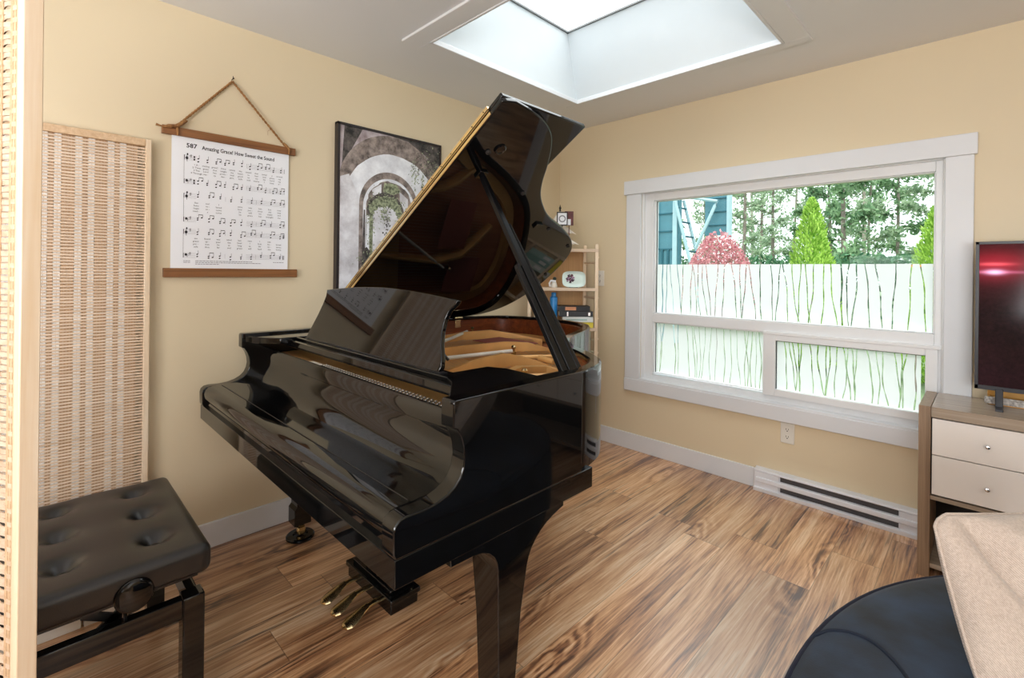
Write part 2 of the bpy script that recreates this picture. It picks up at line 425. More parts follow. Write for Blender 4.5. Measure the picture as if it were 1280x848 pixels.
# ---- window unit
w = root('window_1', (1.58, 0, .5), kind='structure')
mb = MB(); mb.box(.630, -.030, 1.862, 2.505, 0, 1.962); obj('head_casing', mb, M['white'], w, bevel=.003)
mb = MB(); mb.box(.647, -.022, .520, .765, 0, 1.862); mb.box(2.392, -.022, .520, 2.494, 0, 1.862); obj('side_casing', mb, M['white'], w, bevel=.003)
mb = MB(); mb.box(.645, -.028, .432, 2.505, 0, .520); mb.box(.765, -.024, .516, 2.392, .04, .532); obj('sill', mb, M['white'], w, bevel=.004)
FY0, FY1 = .028, .10
GX0, GX1 = .852, 2.350
mb = MB()                       # outer vinyl frame and mid rail
for a in ((WX0, WZ0, GX0-.012, WZ1), (GX1+.006, WZ0, WX1, WZ1), (GX0-.012, 1.808, GX1+.006, WZ1), (GX0-.012, .940, GX1+.006, 1.003), (GX0-.012, WZ0, GX1+.006, .565)):
    mb.box(a[0], FY0, a[1], a[2], FY1, a[3])
mb.box(WX0, -.0, WZ0, WX0+.014, FY1, WZ1); mb.box(WX1-.010, 0, WZ0, WX1, FY1, WZ1); mb.box(WX0, 0, WZ1-.010, WX1, FY1, WZ1)
# glazing beads
for x0, z0, x1, z1 in ((GX0, 1.003, GX1, 1.808), (GX0, .575, 1.578, .940)):
    for a in ((x0-.012, z0, x0, z1), (x1, z0, x1+.008, z1), (x0, z0, x1, z0+.006), (x0, z1-.006, x1, z1)):
        mb.box(a[0], FY0+.010, a[1], a[2], FY1-.02, a[3])
obj('frame', mb, M['vinyl'], w, bevel=.003)
mb = MB()                       # sliding sash, lower right
for a in ((1.580, .565, 1.646, .938), (2.325, .565, 2.372, .938), (1.646, .565, 2.325, .606), (1.646, .896, 2.325, .938)):
    mb.box(a[0], .012, a[1], a[2], .062, a[3])
mb.box(1.578, .008, .93, 2.385, .05, .948)
obj('sash', mb, M['vinyl'], w, bevel=.003)
panes = []
for nm, x0, z0, x1, z1, yg in (('p', GX0-.004, 1.0, GX1+.004, 1.812, .062), ('p', GX0-.004, .57, 1.582, .944, .062), ('p', 1.640, .600, 2.330, .900, .040)):
    mb = MB(); mb.box(x0, yg, z0, x1, yg+.005, z1); panes.append(obj('pane', mb, M['glass'], w))
mb = MB()                       # dark gasket lines
for x0, z0, x1, z1, yg in ((GX0, 1.003, GX1, 1.808, .0555), (GX0, .575, 1.578, .940, .0555), (1.646, .606, 2.325, .896, .0335)):
    for a in ((x0, z0, x0+.005, z1), (x0, z1-.005, x1, z1)):
        mb.box(a[0], yg, a[1], a[2], yg+.004, a[3])
obj('gasket', mb, plain('gasket_rubber', srgb(52, 60, 60), .6), w)

def film(name, parent, x0, x1, z0, z1, y, lines, rows=70, lw=.0046):
    """frosted film cut through by clear twig lines; lines = list of (x_top, x_bottom, bow, x_width)"""
    mb = MB(); dz = (z1-z0)/rows
    for r in range(rows):
        za = z0 + r*dz; zb = za + dz; t = 1-((za+zb)/2-z0)/(z1-z0)
        iv = []
        for (a, b, bow, ph, ww) in lines:
            c = a + (b-a)*t + bow*math.sin(math.pi*t) + .0022*math.sin(9*t+ph)
            h = lw*ww*(.5 + .12*math.sin(17*t+ph*3))
            iv.append((max(x0, c-h), min(x1, c+h)))
        iv.sort(); x = x0
        for s, e in iv:
            if e <= x: continue
            if s > x + .0004: mb.add([(x,y,za),(s,y,za),(s,y,zb),(x,y,zb)], [(0,1,2,3)])
            x = max(x, e)
        if x < x1 - .0004: mb.add([(x,y,za),(x1,y,za),(x1,y,zb),(x,y,zb)], [(0,1,2,3)])
    o = obj(name, mb, M['film'], parent, noflip=True)
    return o
rr = random.Random(3)
# upper film: tops and feet of the twigs read off the photograph along the pane (metres)
def fx(top, bot, bow=0., w=1.):
    return (top, bot, bow, rr.uniform(0, 6), w)
U = [(.045,.048,0,1.5),(.08,.075,0,1),(.10,.135,0,.8),(.155,.19,.0,.9),(.20,.188,0,.9),(.262,.252,-.004,1),(.262,.292,.012,.9),(.305,.322,-.012,1),(.33,.372,-.012,.9),(.352,.392,.004,1),(.435,.415,0,.9),(.478,.465,0,1.1),
     (.52,.553,.008,1.1),(.572,.585,-.004,1),(.612,.587,0,1.1),(.62,.668,.004,1.1),(.69,.70,-.006,1.1),(.748,.758,.004,1),(.80,.776,0,1),(.812,.84,.01,.9),(.862,.902,-.012,.9),(.905,.892,0,1),(.93,.955,-.004,1),(.97,.945,.008,1.1),
     (1.016,1.01,.006,1.1),(1.05,1.085,-.008,1.1),(1.10,1.105,0,1.7),(1.135,1.138,-.012,1.1),(1.17,1.145,.008,1.2),(1.205,1.225,.006,1.1),(1.25,1.28,.006,1.2),(1.335,1.318,0,1.1),(1.395,1.385,0,1.1),(1.43,1.45,.006,1.1)]
# (tops run left to right over the 1.50 m pane; stretch the last third)
U2 = []
for a, b, bow, ww in U:
    s = lambda q: q if q < .5 else .5 + (q-.5)*1.02
    U2.append((GX0 + s(a), GX0 + s(b), bow, rr.uniform(0, 6), ww))
film('film', panes[0], GX0+.002, GX1-.002, 1.006, 1.352, .0602, U2)
LL = [GX0 + q for q in (.03,.06,.13,.165,.225,.262,.275,.31,.355,.40,.43,.475,.515,.555,.60,.632,.655,.675,.69)]
film('film', panes[1], GX0+.012, 1.572, .578, .934, .0602, [(x, x + rr.uniform(-.03, .03), rr.uniform(-.012, .012), rr.uniform(0, 6), rr.choice((.7, .8, 1, 1.2))) for x in LL])
LR = [1.655 + q for q in (.035,.06,.075,.105,.125,.165,.205,.245,.265,.30,.325,.345,.365,.39,.43,.47,.50,.545,.575,.595,.63)]
film('film', panes[2], 1.650, 2.308, .608, .890, .0382, [(x, x + rr.uniform(-.035, .04), rr.uniform(-.012, .012), rr.uniform(0, 6), rr.choice((1, 1.1, 1.3))) for x in LR])

# ------------------------------------------------------------------ grand piano (keyboard faces -y, bass side towards the left wall)
PX0, PX1, PZ = .11, 1.69, .995
pn = root('grand_piano', (.9, -1.7, 0), 'glossy black grand piano with its lid propped open', 'piano')
CURVE = [(.11,-1.30),(.112,-1.15),(.130,-1.00),(.190,-.875),(.290,-.800),(.42,-.762),(.55,-.752),(.73,-.777),(.89,-.840),(1.00,-.955),(1.09,-1.125),(1.165,-1.31),(1.232,-1.42),(1.305,-1.51),(1.385,-1.575),(1.47,-1.628),(1.555,-1.690),(1.612,-1.745),(1.652,-1.815),(1.676,-1.90),(1.69,-2.00)]
def outline(yl, yr):
    c = catmull([(x, y, 0) for x, y in CURVE], 5)
    pts = [(PX0, yl)] + [(p.x, p.y) for p in c] + [(PX1, yr)]
    return pts
def inset(pts, d):
    out = []
    for i, p in enumerate(pts):
        a = pts[max(0, i-1)]; b = pts[min(len(pts)-1, i+1)]
        t = Vector((b[0]-a[0], b[1]-a[1])).normalized(); nrm = Vector((t.y, -t.x))
        out.append((p[0]+nrm.x*d, p[1]+nrm.y*d))
    return out
OUT = inset(outline(-2.03, -2.05), .0006)
RIN = inset(OUT, .042)
Z = lambda pts, z: [(p[0], p[1], z) for p in pts]
ZB, ZT = .695, .993
def rounded_top(pts_o, pts_i, z0, z1, r=.006):
    """wall of the case with a softened top edge"""
    o2 = inset(pts_o, r)
    i2 = inset(pts_i, -r)
    return [Z(pts_o, z0), Z(pts_o, z1-r), Z(inset(pts_o, r*.3), z1-r*.3), Z(o2, z1), Z(i2, z1), Z(inset(pts_i, -r*.3), z1-r*.3), Z(pts_i, z1-r), Z(pts_i, z0)]
mb = MB(); rings = rounded_top(OUT, RIN, ZB, ZT)
for a, b in zip(rings, rings[1:]): mb.strip(a, b)
mb.strip(rings[-1], rings[0])
obj('rim', mb, M['black'], pn, smooth=50)
mb = MB(); I2 = inset(OUT, .047); mb.strip(Z(RIN, ZB+.01), Z(I2, ZB+.01)); mb.strip(Z(I2, ZB+.01), Z(I2, ZT-.022)); mb.strip(Z(I2, ZT-.022), Z(inset(OUT, .0425), ZT-.018))
obj('rim_lining', mb, M['mahog'], pn, smooth=50)
mb = MB(); mb.prism(inset(OUT, .02), 'z', ZB+.004, ZB+.02); obj('bottom_board', mb, M['blacksoft'], pn)
mb = MB(); mb.prism(inset(OUT, .048), 'z', .835, .85); obj('soundboard', mb, M['spruce'], pn)
# cheeks with the scooped arm
ARM = [(-1.955,ZB),(-2.587,ZB),(-2.592,.705),(-2.593,.752),(-2.589,.766),(-2.578,.775),(-2.562,.778),(-2.52,.776),(-2.487,.779),(-2.458,.787),(-2.436,.799),(-2.420,.815),(-2.411,.835),(-2.407,.858),(-2.410,.884),(-2.418,.908),(-2.430,.927),(-2.441,.932),(-2.441,.990),(-2.436,.9945),(-1.955,.9945)]
for x0, x1 in ((PX0, PX0+.048), (PX1-.048, PX1)):
    mb = MB(); mb.prism(ARM, 'x', x0, x1); obj('cheek', mb, M['black'], pn, bevel=.004, seg=3)
mb = MB(); mb.box(PX0+.001, -2.588, .634, PX1-.001, -1.90, .6945); obj('key_bed', mb, M['black'], pn, bevel=.0015)
mb = MB(); mb.box(PX0+.05, -2.577, .690, PX1-.05, -2.56, .722); obj('key_slip', mb, M['black'], pn, bevel=.003)
# closed fallboard
FB = [(-2.346,.70),(-2.346,.926),(-2.350,.931),(-2.358,.931),(-2.362,.926),(-2.361,.880),(-2.362,.858),(-2.366,.838),(-2.376,.818),(-2.392,.801),(-2.415,.789),(-2.45,.782),(-2.52,.778)]
FB2 = [(-2.522,.7778),(-2.556,.7775),(-2.572,.7745),(-2.583,.766),(-2.588,.752),(-2.588,.735),(-2.584,.724),(-2.576,.719),(-2.56,.719),(-2.56,.72),(-2.522,.74)]
mb = MB(); mb.prism(FB + [(-2.52,.74),(-2.38,.74),(-2.38,.70)], 'x', PX0+.049, PX1-.049); fb = obj('fallboard', mb, M['black'], pn, smooth=45)
mb = MB(); mb.prism(FB2, 'x', PX0+.050, PX1-.050); obj('lip', mb, M['black'], fb, smooth=45)
mb = MB(); mb.box(PX0+.06, -2.5222, .7765, PX1-.06, -2.5200, .7788); obj('hinge', mb, M['dark'], fb)
# side ledges the music tray slides on
mb = MB(); mb.prism([(.158,-2.43),(.245,-2.40),(.33,-2.335),(.335,-2.17),(.158,-1.95)], 'z', .955, .984); obj('ledge', mb, M['black'], pn, bevel=.003)
mb = MB(); mb.prism([(1.642,-2.42),(1.50,-2.30),(1.40,-2.25),(1.405,-2.08),(1.47,-2.055),(1.60,-2.06),(1.605,-1.93),(1.642,-1.95)], 'z', .955, .984); obj('ledge', mb, M['blackmatte'], pn, bevel=.003)
# music tray and desk
mb = MB(); mb.box(.275, -2.304, .945, 1.560, -2.286, .974); mb.box(.275, -2.288, .958, 1.55, -2.18, .972); mb.box(.34, -2.272, .972, 1.49, -2.262, .984)
obj('music_tray', mb, M['black'], pn, bevel=.003)
D = [(-.512,0),(-.505,.012),(-.488,.06),(-.468,.115),(-.455,.165),(-.452,.20),(-.460,.222),(-.466,.230)]
top = [(-.466+.932*i/14, .230+.026*math.sin(math.pi*i/14)**1.0) for i in range(15)]
Rr = [(.470,.230),(.463,.215),(.440,.195),(.430,.165),(.432,.125),(.446,.085),(.468,.045),(.476,.02),(.470,0)]
poly = D + top[1:-1] + Rr
mb = MB(); mb.prism([(p[0], p[1]) for p in poly], 'y', -.009, .009)
mb.xf(Matrix.Translation((.905, -2.245, .979)) @ Matrix.Rotation(R(-19), 4, 'X'))
md = obj('music_desk', mb, M['black'], pn, bevel=.004, seg=3, smooth=45)
mb = MB()
for x in (.62, 1.2): mb.tube([(x, -2.19, 1.09), (x, -2.08, .977)], .006)
mb.box(.41, -2.262, .976, 1.40, -2.236, .986)
obj('desk_support', mb, M['blacksoft'], md)
# iron plate, struts, pins and strings
mb = MB(); PL = [(p[0], p[1]) for p in inset(OUT, .056)]
PLATE = [(.19,-2.16),(.20,-1.2),(.25,-1.0),(.36,-.90),(.55,-.86),(.72,-.89),(.86,-.98),(.97,-1.14),(1.05,-1.32),(1.14,-1.48),(1.26,-1.6),(1.40,-1.68),(1.52,-1.77),(1.60,-1.88),(1.625,-2.16)]
inner = [(.30,-1.66),(.30,-1.22),(.36,-1.06),(.52,-1.0),(.68,-1.02),(.80,-1.13),(.90,-1.33),(1.02,-1.52),(1.14,-1.66)]
mb.prism([(.175,-2.30),(.175,-1.58),(1.62,-1.92),(1.635,-2.30)], 'z', .878, .898)          # pin block web
pl = obj('plate', mb, M['gold'], pn, bevel=.003)
mb = MB(); mb.strip(Z(inset(OUT, .05), .878), Z(inset(OUT, .125), .892)); mb.strip(Z(inset(OUT, .125), .892), Z(inset(OUT, .127), .86))
obj('plate_edge', mb, M['gold'], pl, smooth=50)
def strut(pts, w=.016):
    """upright rib following plan points (x, y, top z)"""
    mb = MB(); n = len(pts)
    L, Rt = [], []
    for i, p in enumerate(pts):
        a, b = pts[max(0, i-1)], pts[min(n-1, i+1)]
        t = Vector((b[0]-a[0], b[1]-a[1])).normalized(); nn = Vector((-t.y, t.x))*w/2
        L.append((p[0]+nn.x, p[1]+nn.y, p[2])); Rt.append((p[0]-nn.x, p[1]-nn.y, p[2]))
    lo = lambda q: [(p[0], p[1], .862) for p in q]
    mb.strip(lo(L), L); mb.strip(L, Rt); mb.strip(Rt, lo(Rt)); mb.add([L[0], Rt[0], lo(Rt)[0], lo(L)[0]], [(0,1,2,3)]); mb.add([L[-1], Rt[-1], lo(Rt)[-1], lo(L)[-1]], [(0,1,2,3)])
    return obj('strut', mb, M['gold'], pl, bevel=.003)
strut([(.50,-1.86,.925),(.475,-1.42,.950),(.52,-1.25,.953),(.60,-1.16,.935),(.72,-1.03,.900)])
strut([(.80,-2.02,.935),(.85,-1.80,.952),(.915,-1.52,.956),(.97,-1.42,.948),(1.03,-1.34,.920),(1.06,-1.28,.90)])
strut([(1.185,-2.08,.935),(1.18,-1.95,.955),(1.165,-1.78,.962),(1.19,-1.70,.945),(1.25,-1.62,.915),(1.30,-1.60,.90)])
strut([(1.40,-2.05,.93),(1.355,-1.92,.945),(1.335,-1.86,.945),(1.36,-1.74,.935),(1.45,-1.70,.915)], .03)
for pa, pb, r in (((1.37,-1.97,.925),(1.47,-1.80,.92),.013), ((1.42,-1.96,.92),(1.49,-1.79,.918),.011), ((1.13,-1.70,.93),(1.23,-1.52,.925),.010), ((1.22,-1.62,.93),(1.30,-1.62,.925),.012)):
    mb = MB(); mb.tube([pa, pb], r, 10); obj('rib', mb, M['gold'], pl)
for x, y, z in ((.44,-1.32,.955), (1.03,-1.58,.945), (1.40,-1.90,.94)):
    mb = MB(); mb.lathe([(.012,0),(.012,.012),(.006,.014),(.006,.026),(.010,.028),(.011,.036),(.006,.042)], (x, y, z-.03), 12); obj('bolt', mb, M['brass'], pl)
for pa, pb in (((.68,-1.78,.93),(.44,-1.36,.945)), ((.95,-1.93,.928),(1.06,-1.62,.94))):
    mb = MB(); mb.tube([pa, pb], .0085, 8); obj('capo_bar', mb, M['felt'], pl)
mb = MB()
for i in range(70):
    a = i/69
    x = .24 + 1.30*a; y1 = -1.05 - .05*math.sin(a*3) - .62*max(0, a-.35)/.65
    xe = x - .10*(1-a)
    mb.box(x-.0007, -2.14, .906, x+.0007, y1, .9074)
obj('strings', mb, M['steel'], pn, noflip=True)
mb = MB()
for y0, y1, x0, x1 in ((-1.30,-1.06,.26,.5),(-1.42,-1.22,.56,.86)):
    mb.box(x0, y0, .911, x1, y1, .914)
obj('string_felt', mb, M['redfelt'], pn)
mb = MB(); mb.box(.30, -2.343, .890, 1.60, -2.306, .908, 0); mb.box(.62, -2.343, .908, .80, -2.310, .921, 1); mb.box(.30, -2.343, .908, .58, -2.312, .916, 0)
obj('action_rail', mb, [wood('action_maple', srgb(196, 150, 92), srgb(158, 108, 62), 'x', .45), M['felt']], pn, bevel=.002)
mb = MB()
for i in range(46):
    x = .76 + i*.0182
    for y in (-2.336, -2.322): mb.lathe([(.004,.908),(.004,.922),(.0055,.923),(.0055,.928),(.002,.930)], (x + (.009 if y > -2.33 else 0), y, 0), 6)
o = obj('tuning_pins', mb, M['chrome'], pn); o['kind'] = 'stuff'
# lid, opened about the bass side
TH = R(32.55)
LM = Matrix(((math.cos(TH), 0, -math.sin(TH), .12), (0, 1, 0, 0), (math.sin(TH), 0, math.cos(TH), PZ), (0, 0, 0, 1)))
LO = [(p[0]-.12, p[1]) for p in inset(outline(-2.055, -2.0551), -.004)]
LO = [p for p in LO if p[1] > -2.054]; LO = [(LO[0][0], -2.055)] + LO + [(1.562, -2.055)]
mb = MB(); mb.prism(LO, 'z', 0, .019); mb.xf(LM); lid = obj('lid', mb, M['black'], pn, bevel=.005, seg=3, smooth=45)
mb = MB(); mb.box(-.004, -2.050, .0205, 1.566, -1.598, .0395); mb.xf(LM); obj('front_flap', mb, M['black'], pn, bevel=.005, seg=3)
mb = MB(); mb.box(.02, -2.0580, .0035, 1.50, -2.0540, .0140); mb.box(.02, -2.0600, .0260, 1.50, -2.0500, .0385); mb.tube([(.02,-2.0590,.0200),(1.50,-2.0590,.0200)], .0022, 8)
mb.xf(LM); lh = obj('lid_hinge', mb, M['brass'], pn)
mb = MB()
for k in range(22): mb.lathe([(.0022,-2.0612),(.0022,-2.0595)], (.05 + k*.068, 0, .032), 8, 'y')
mb.xf(LM); obj('screws', mb, M['dark'], lh)['kind'] = 'stuff'
for s_, y_ in ((1.35, -1.955), (1.18, -1.62), (.96, -1.23), (.83, -.93), (.52, -.82)):
    mb = MB(); mb.lathe([(.010,0),(.010,-.006),(.007,-.009)], (s_, y_, 0), 12); mb.xf(LM); obj('bumper', mb, M['dark'], lid)
mb = MB(); mb.lathe([(.024,-.001),(.024,-.004),(.019,-.006),(.016,-.003)], (1.375, -1.915, 0), 20); mb.xf(LM); obj('lock_cup', mb, M['black'], lid)
for a in ((.965, -1.36, -.012, 1.0, -1.315, 0), (1.22, -1.925, -.010, 1.26, -1.885, 0)):
    mb = MB(); mb.box(*a); mb.xf(LM); obj('prop_socket', mb, M['black'], lid, bevel=.002)
# lid prop: long stick with the shorter stick beside it
def stick(a, b, w0, w1, t, name, par):
    a, b = Vector(a), Vector(b); d = (b-a); L_ = d.length; d.normalize()
    side = Vector((0, 1, 0)); side = (side - d*side.dot(d)).normalized(); nn = d.cross(side)
    mb = MB()
    P = []
    for q, w in ((0, w0), (.96, w1), (1, w1*.7)):
        c = a + d*(L_*q)
        P.append([c + side*w + nn*t, c - side*w + nn*t, c - side*w - nn*t, c + side*w - nn*t])
    for A, B in zip(P, P[1:]): mb.strip(A, B, closed=True)
    mb.add(P[0], [(0,1,2,3)]); mb.add(P[-1], [(0,1,2,3)])
    return obj(name, mb, M['blackmatte'], par, bevel=.003)
pt = LM @ Vector((1.24, -1.905, -.012)); pb = Vector((1.628, -1.925, .978))
lp = stick(pb, pt, .020, .011, .010, 'lid_prop', pn)
dd = (pt-pb)
stick(pb + Vector((0, -.036, -.004)), pb + dd*.50 + Vector((0, -.030, -.004)), .014, .010, .009, 'short_stick', lp)
stick(pb + Vector((0, .034, -.004)), pb + dd*.72 + Vector((0, .024, -.004)), .010, .004, .010, 'short_stick', lp)
mb = MB(); mb.tube([pb + Vector((0,-.06,-.004)), pb + Vector((0,.06,-.004))], .009, 10); mb.box(1.60, -1.99, .935, 1.642, -1.865, .966); obj('prop_bracket', mb, M['black'], lp, bevel=.002)
# bass side lid hinges
for y in (-1.20, -1.78):
    mb = MB(); mb.box(.158, y-.022, .930, .1605, y+.022, .978); mb.box(.118, y-.022, .9955, .168, y+.022, .9985); mb.tube([(.164, y-.03, .993), (.164, y+.03, .993)], .006, 10)
    obj('case_hinge', mb, M['brass'], pn, bevel=.001)
# legs
def leg(cx, y0, flip=1, hidden=False):
    prof = [(-.125,.640),(.280,.640),(.280,.622),(.262,.618),(.236,.611),(.208,.601),(.184,.588),(.163,.572),(.147,.555),(.136,.536),(.129,.515),(.125,.49),(.115,.40),(.095,.17),(.095,.165),(.108,.150),(.108,.075),(.030,.075),(.030,.150),(.042,.165),(.042,.17),(.034,.40),(.024,.545),(.020,.566),(.010,.585),(-.006,.600),(-.03,.611),(-.06,.616),(-.125,.618)]
    mb = MB(); k = len(prof)
    half = lambda z: .050 if z > .5 else (.028 + .022*(z-.17)/.33 if z > .17 else .039)
    A = [(cx-half(p[1]), y0+p[0]*flip, p[1]) for p in prof]; B = [(cx+half(p[1]), y0+p[0]*flip, p[1]) for p in prof]
    b = mb.add(A + B, [])
    mb.face([b+i for i in range(k)]); mb.face([b+k+i for i in range(k)][::-1])
    for i in range(k): mb.face((b+i, b+(i+1) % k, b+k+(i+1) % k, b+k+i))
    L_ = obj('leg', mb, M['black'], pn, bevel=.002)
    cy = y0 + .069*flip
    mb = MB(); mb.lathe([(.010,.075),(.012,.066),(.012,.058),(.018,.055)], (cx, cy, 0), 12)
    mb.box(cx-.020, cy-.006, .022, cx-.012, cy+.016, .060); mb.box(cx+.012, cy-.006, .022, cx+.020, cy+.016, .060); mb.box(cx-.020, cy-.006, .054, cx+.020, cy+.016, .062)
    mb.lathe([(.019,-.010),(.021,-.006),(.021,.006),(.019,.010)], (cx, cy+.006, .033), 16, 'x')
    obj('caster', mb, M['brass'], L_)
    return L_
leg(1.638, -2.318)
leg(.205, -2.262)
leg(.56, -.99)
# pedal lyre
mb = MB(); mb.box(.715, -2.200, .052, 1.040, -2.085, .092); mb.box(.705, -2.206, .092, 1.050, -2.08, .112); mb.box(.735, -2.19, .112, 1.02, -2.09, .128)
ly = obj('pedal_lyre', mb, M['black'], pn, bevel=.004)
for x in (.80, .955):
    mb = MB(); mb.lathe([(.022,.128),(.024,.15),(.018,.18),(.015,.30),(.017,.45),(.022,.58),(.03,.634)], (x, -2.14, 0), 16); obj('post', mb, M['black'], ly)
mb = MB(); mb.tube([(.86,-2.10,.12),(.86,-1.72,.634)], .007); mb.tube([(.90,-2.10,.12),(.90,-1.72,.634)], .007); obj('brace', mb, M['brass'], ly)
for x in (.795, .878, .968):
    mb = MB()
    P = [(-2.19,.080,.013,.006),(-2.225,.082,.0125,.007),(-2.252,.080,.014,.008),(-2.275,.072,.020,.009),(-2.300,.060,.0265,.0105),(-2.322,.052,.028,.011),(-2.338,.050,.021,.009),(-2.345,.050,.008,.004)]
    ringv = []
    for y, z, wx, wz in P: ringv.append([(x + wx*math.cos(q*math.pi/5), y, z + wz*math.sin(q*math.pi/5)) for q in range(10)])
    for a, b in zip(ringv, ringv[1:]): mb.strip(a, b, closed=True)
    mb.add(ringv[0], [tuple(range(10))]); mb.add(ringv[-1], [tuple(range(10))])
    obj('pedal', mb, M['brass'], ly, smooth=60)
# cup under the bass leg
mb = MB(); mb.lathe([(.060,0),(.064,.004),(.064,.012),(.058,.017),(.034,.0175),(.030,.0105),(.006,.0105)], (.205, -2.19, 0), 32)
mesh_thing('caster_cup', mb, M['black'], 'round black caster cup under the piano leg nearest the hanging music', 'caster cup')

# ------------------------------------------------------------------ bench
bn = root('piano_bench', (.66, -3.06, 0), 'black tufted leather piano bench with a side knob', 'bench')
BX0, BX1, BY0, BY1 = .335, .975, -3.385, -2.742
BT = []
for bx in (.435, .630, .825):
    for by in (-2.855, -3.053, -3.251): BT.append((bx, by))
bcx, bcy = (BX0+BX1)/2, (BY0+BY1)/2
def dimple(q):
    p = Vector(q)
    if p.z > .0:
        wx, wy = p.x + bcx, p.y + bcy
        crown = .010*(1-(p.x/.32)**4)*(1-(p.y/.32)**4)
        dz = 0
        for bx, by in BT:
            d2 = (wx-bx)**2 + (wy-by)**2
            dz += .031*math.exp(-d2/(2*.021**2)) + .010*math.exp(-d2/(2*.055**2))
        p.z += (crown - dz) * min(1, p.z/.03)
    return p
mb = MB(); mb.rounded((bcx, bcy, .463), (BX1-BX0, BY1-BY0, .082), .024, (84, 84, 10), fn=dimple)
seat = obj('seat', mb, M['leather'], bn, smooth=80)
for bx, by in BT:
    mb = MB(); mb.lathe([(.013,0),(.012,.004),(.007,.0065),(.001,.0072)], (bx, by, .4760), 14); obj('button', mb, M['leather'], seat)
mb = MB(); mb.box(BX0+.03, BY0+.03, .410, BX1-.03, BY1-.03, .428); obj('seat_board', mb, M['blacksoft'], bn)
LZ = .365
for x in (BX0+.012, BX1-.065):
    for y in (BY0+.015, BY1-.068):
        mb = MB(); mb.prism([(x,y),(x+.053,y),(x+.053,y+.053),(x,y+.053)], 'z', 0, LZ); obj('leg', mb, M['black'], bn, bevel=.004)
for x0, x1, y0, y1 in ((BX1-.052, BX1-.022, BY0+.06, BY1-.06), (BX0+.02, BX0+.05, BY0+.06, BY1-.06), (BX0+.06, BX1-.06, BY1-.050, BY1-.024), (BX0+.06, BX1-.06, BY0+.02, BY0+.05)):
    mb = MB(); mb.box(x0, y0, LZ-.060, x1, y1, LZ-.004); obj('rail', mb, M['black'], bn, bevel=.003)
KY = -2.92
mb = MB(); mb.lathe([(.008,0),(.008,.02),(.038,.022),(.042,.026),(.0425,.044),(.040,.050),(.034,.053),(.002,.054)], (BX1-.040, KY, .438), 28, 'x'); obj('knob', mb, M['black'], bn, smooth=50)
for pts in (((-3.030,.300),(-2.925,.378)), ((-3.015,.392),(-2.860,.305)), ((-3.24,.318),(-3.015,.304))):
    mb = MB(); (ya, za), (yb, zb) = pts; d = Vector((yb-ya, zb-za)).normalized(); nn = Vector((-d.y, d.x))*.010
    mb.prism([(ya-nn.x, za-nn.y), (yb-nn.x, zb-nn.y), (yb+nn.x, zb+nn.y), (ya+nn.x, za+nn.y)], 'x', BX1-.080, BX1-.072); obj('scissor_bar', mb, M['blacksoft'], bn)
mb = MB(); mb.tube([(BX1-.07, -2.930, .290), (BX1-.07, -2.930, .420)], .007, 12); obj('lift_rod', mb, M['chrome'], bn)

for (ya, yb, lab) in ((-3.20, -2.978, 'low white box on the floor behind the bench, nearest the folding screen'), (-2.971, -2.80, 'low white box on the floor behind the bench, nearest the piano')):
    t = root('storage_box', (.18, (ya+yb)/2, 0), lab, 'box')
    mb = MB(); mb.box(.10, ya, 0, .262, yb, .085); obj('body', mb, M['plastic'], t, bevel=.003)
    mb = MB(); mb.box(.098, ya-.001, .080, .264, yb+.001, .098); obj('lid', mb, M['plastic'], t, bevel=.003)
# ------------------------------------------------------------------ woven screens
def woven(mb, W, z0, z1, pitch, bands, amp, nseg, thick=.0022, sl=.0084, lit_gaps=False):
    """horizontal bamboo splints over upright strips; local x along the panel, y = face"""
    n = int((z1-z0)/pitch)
    for r in range(n):
        z = z0 + (r+.5)*pitch; ph = math.pi*(r % 2)
        lo, hi, lo2, hi2 = [], [], [], []
        for i in range(nseg+1):
            x = W*i/nseg; y = amp*math.sin(ph + 2*math.pi*x/.047)
            zz = z + .0006*math.sin(x*40+r)
            lo.append((x, y-thick/2, zz-sl/2)); hi.append((x, y-thick/2, zz+sl/2)); lo2.append((x, y+thick/2, zz-sl/2)); hi2.append((x, y+thick/2, zz+sl/2))
        mb.strip(lo, hi, 0); mb.strip(hi2, lo2, 0); mb.strip(hi, hi2, 0)
    if lit_gaps:
        for (a, b), (c, d) in zip(bands, bands[1:]):
            for j in range(2):
                xa = b + .0015 + (c-b-.003)*j/2; xb = xa + (c-b-.003)/2*.9
                if xb < W: mb.box(xa, .0022, z0, xb, .0030, z1, 2)  # painted bright gaps, set behind the slats
    for a, b in bands:
        k = max(1, int(round((b-a)/.0085)))
        for j in range(k):
            xa = a + (b-a)*j/k; xb = xa + (b-a)/k*.86
            mb.box(xa, .0010, z0, xb, .0026, z1, 1)
bands = []
x = .012
while x < .44:
    bands += [(x, x+.036), (x+.060, x+.074)]
    x += .097
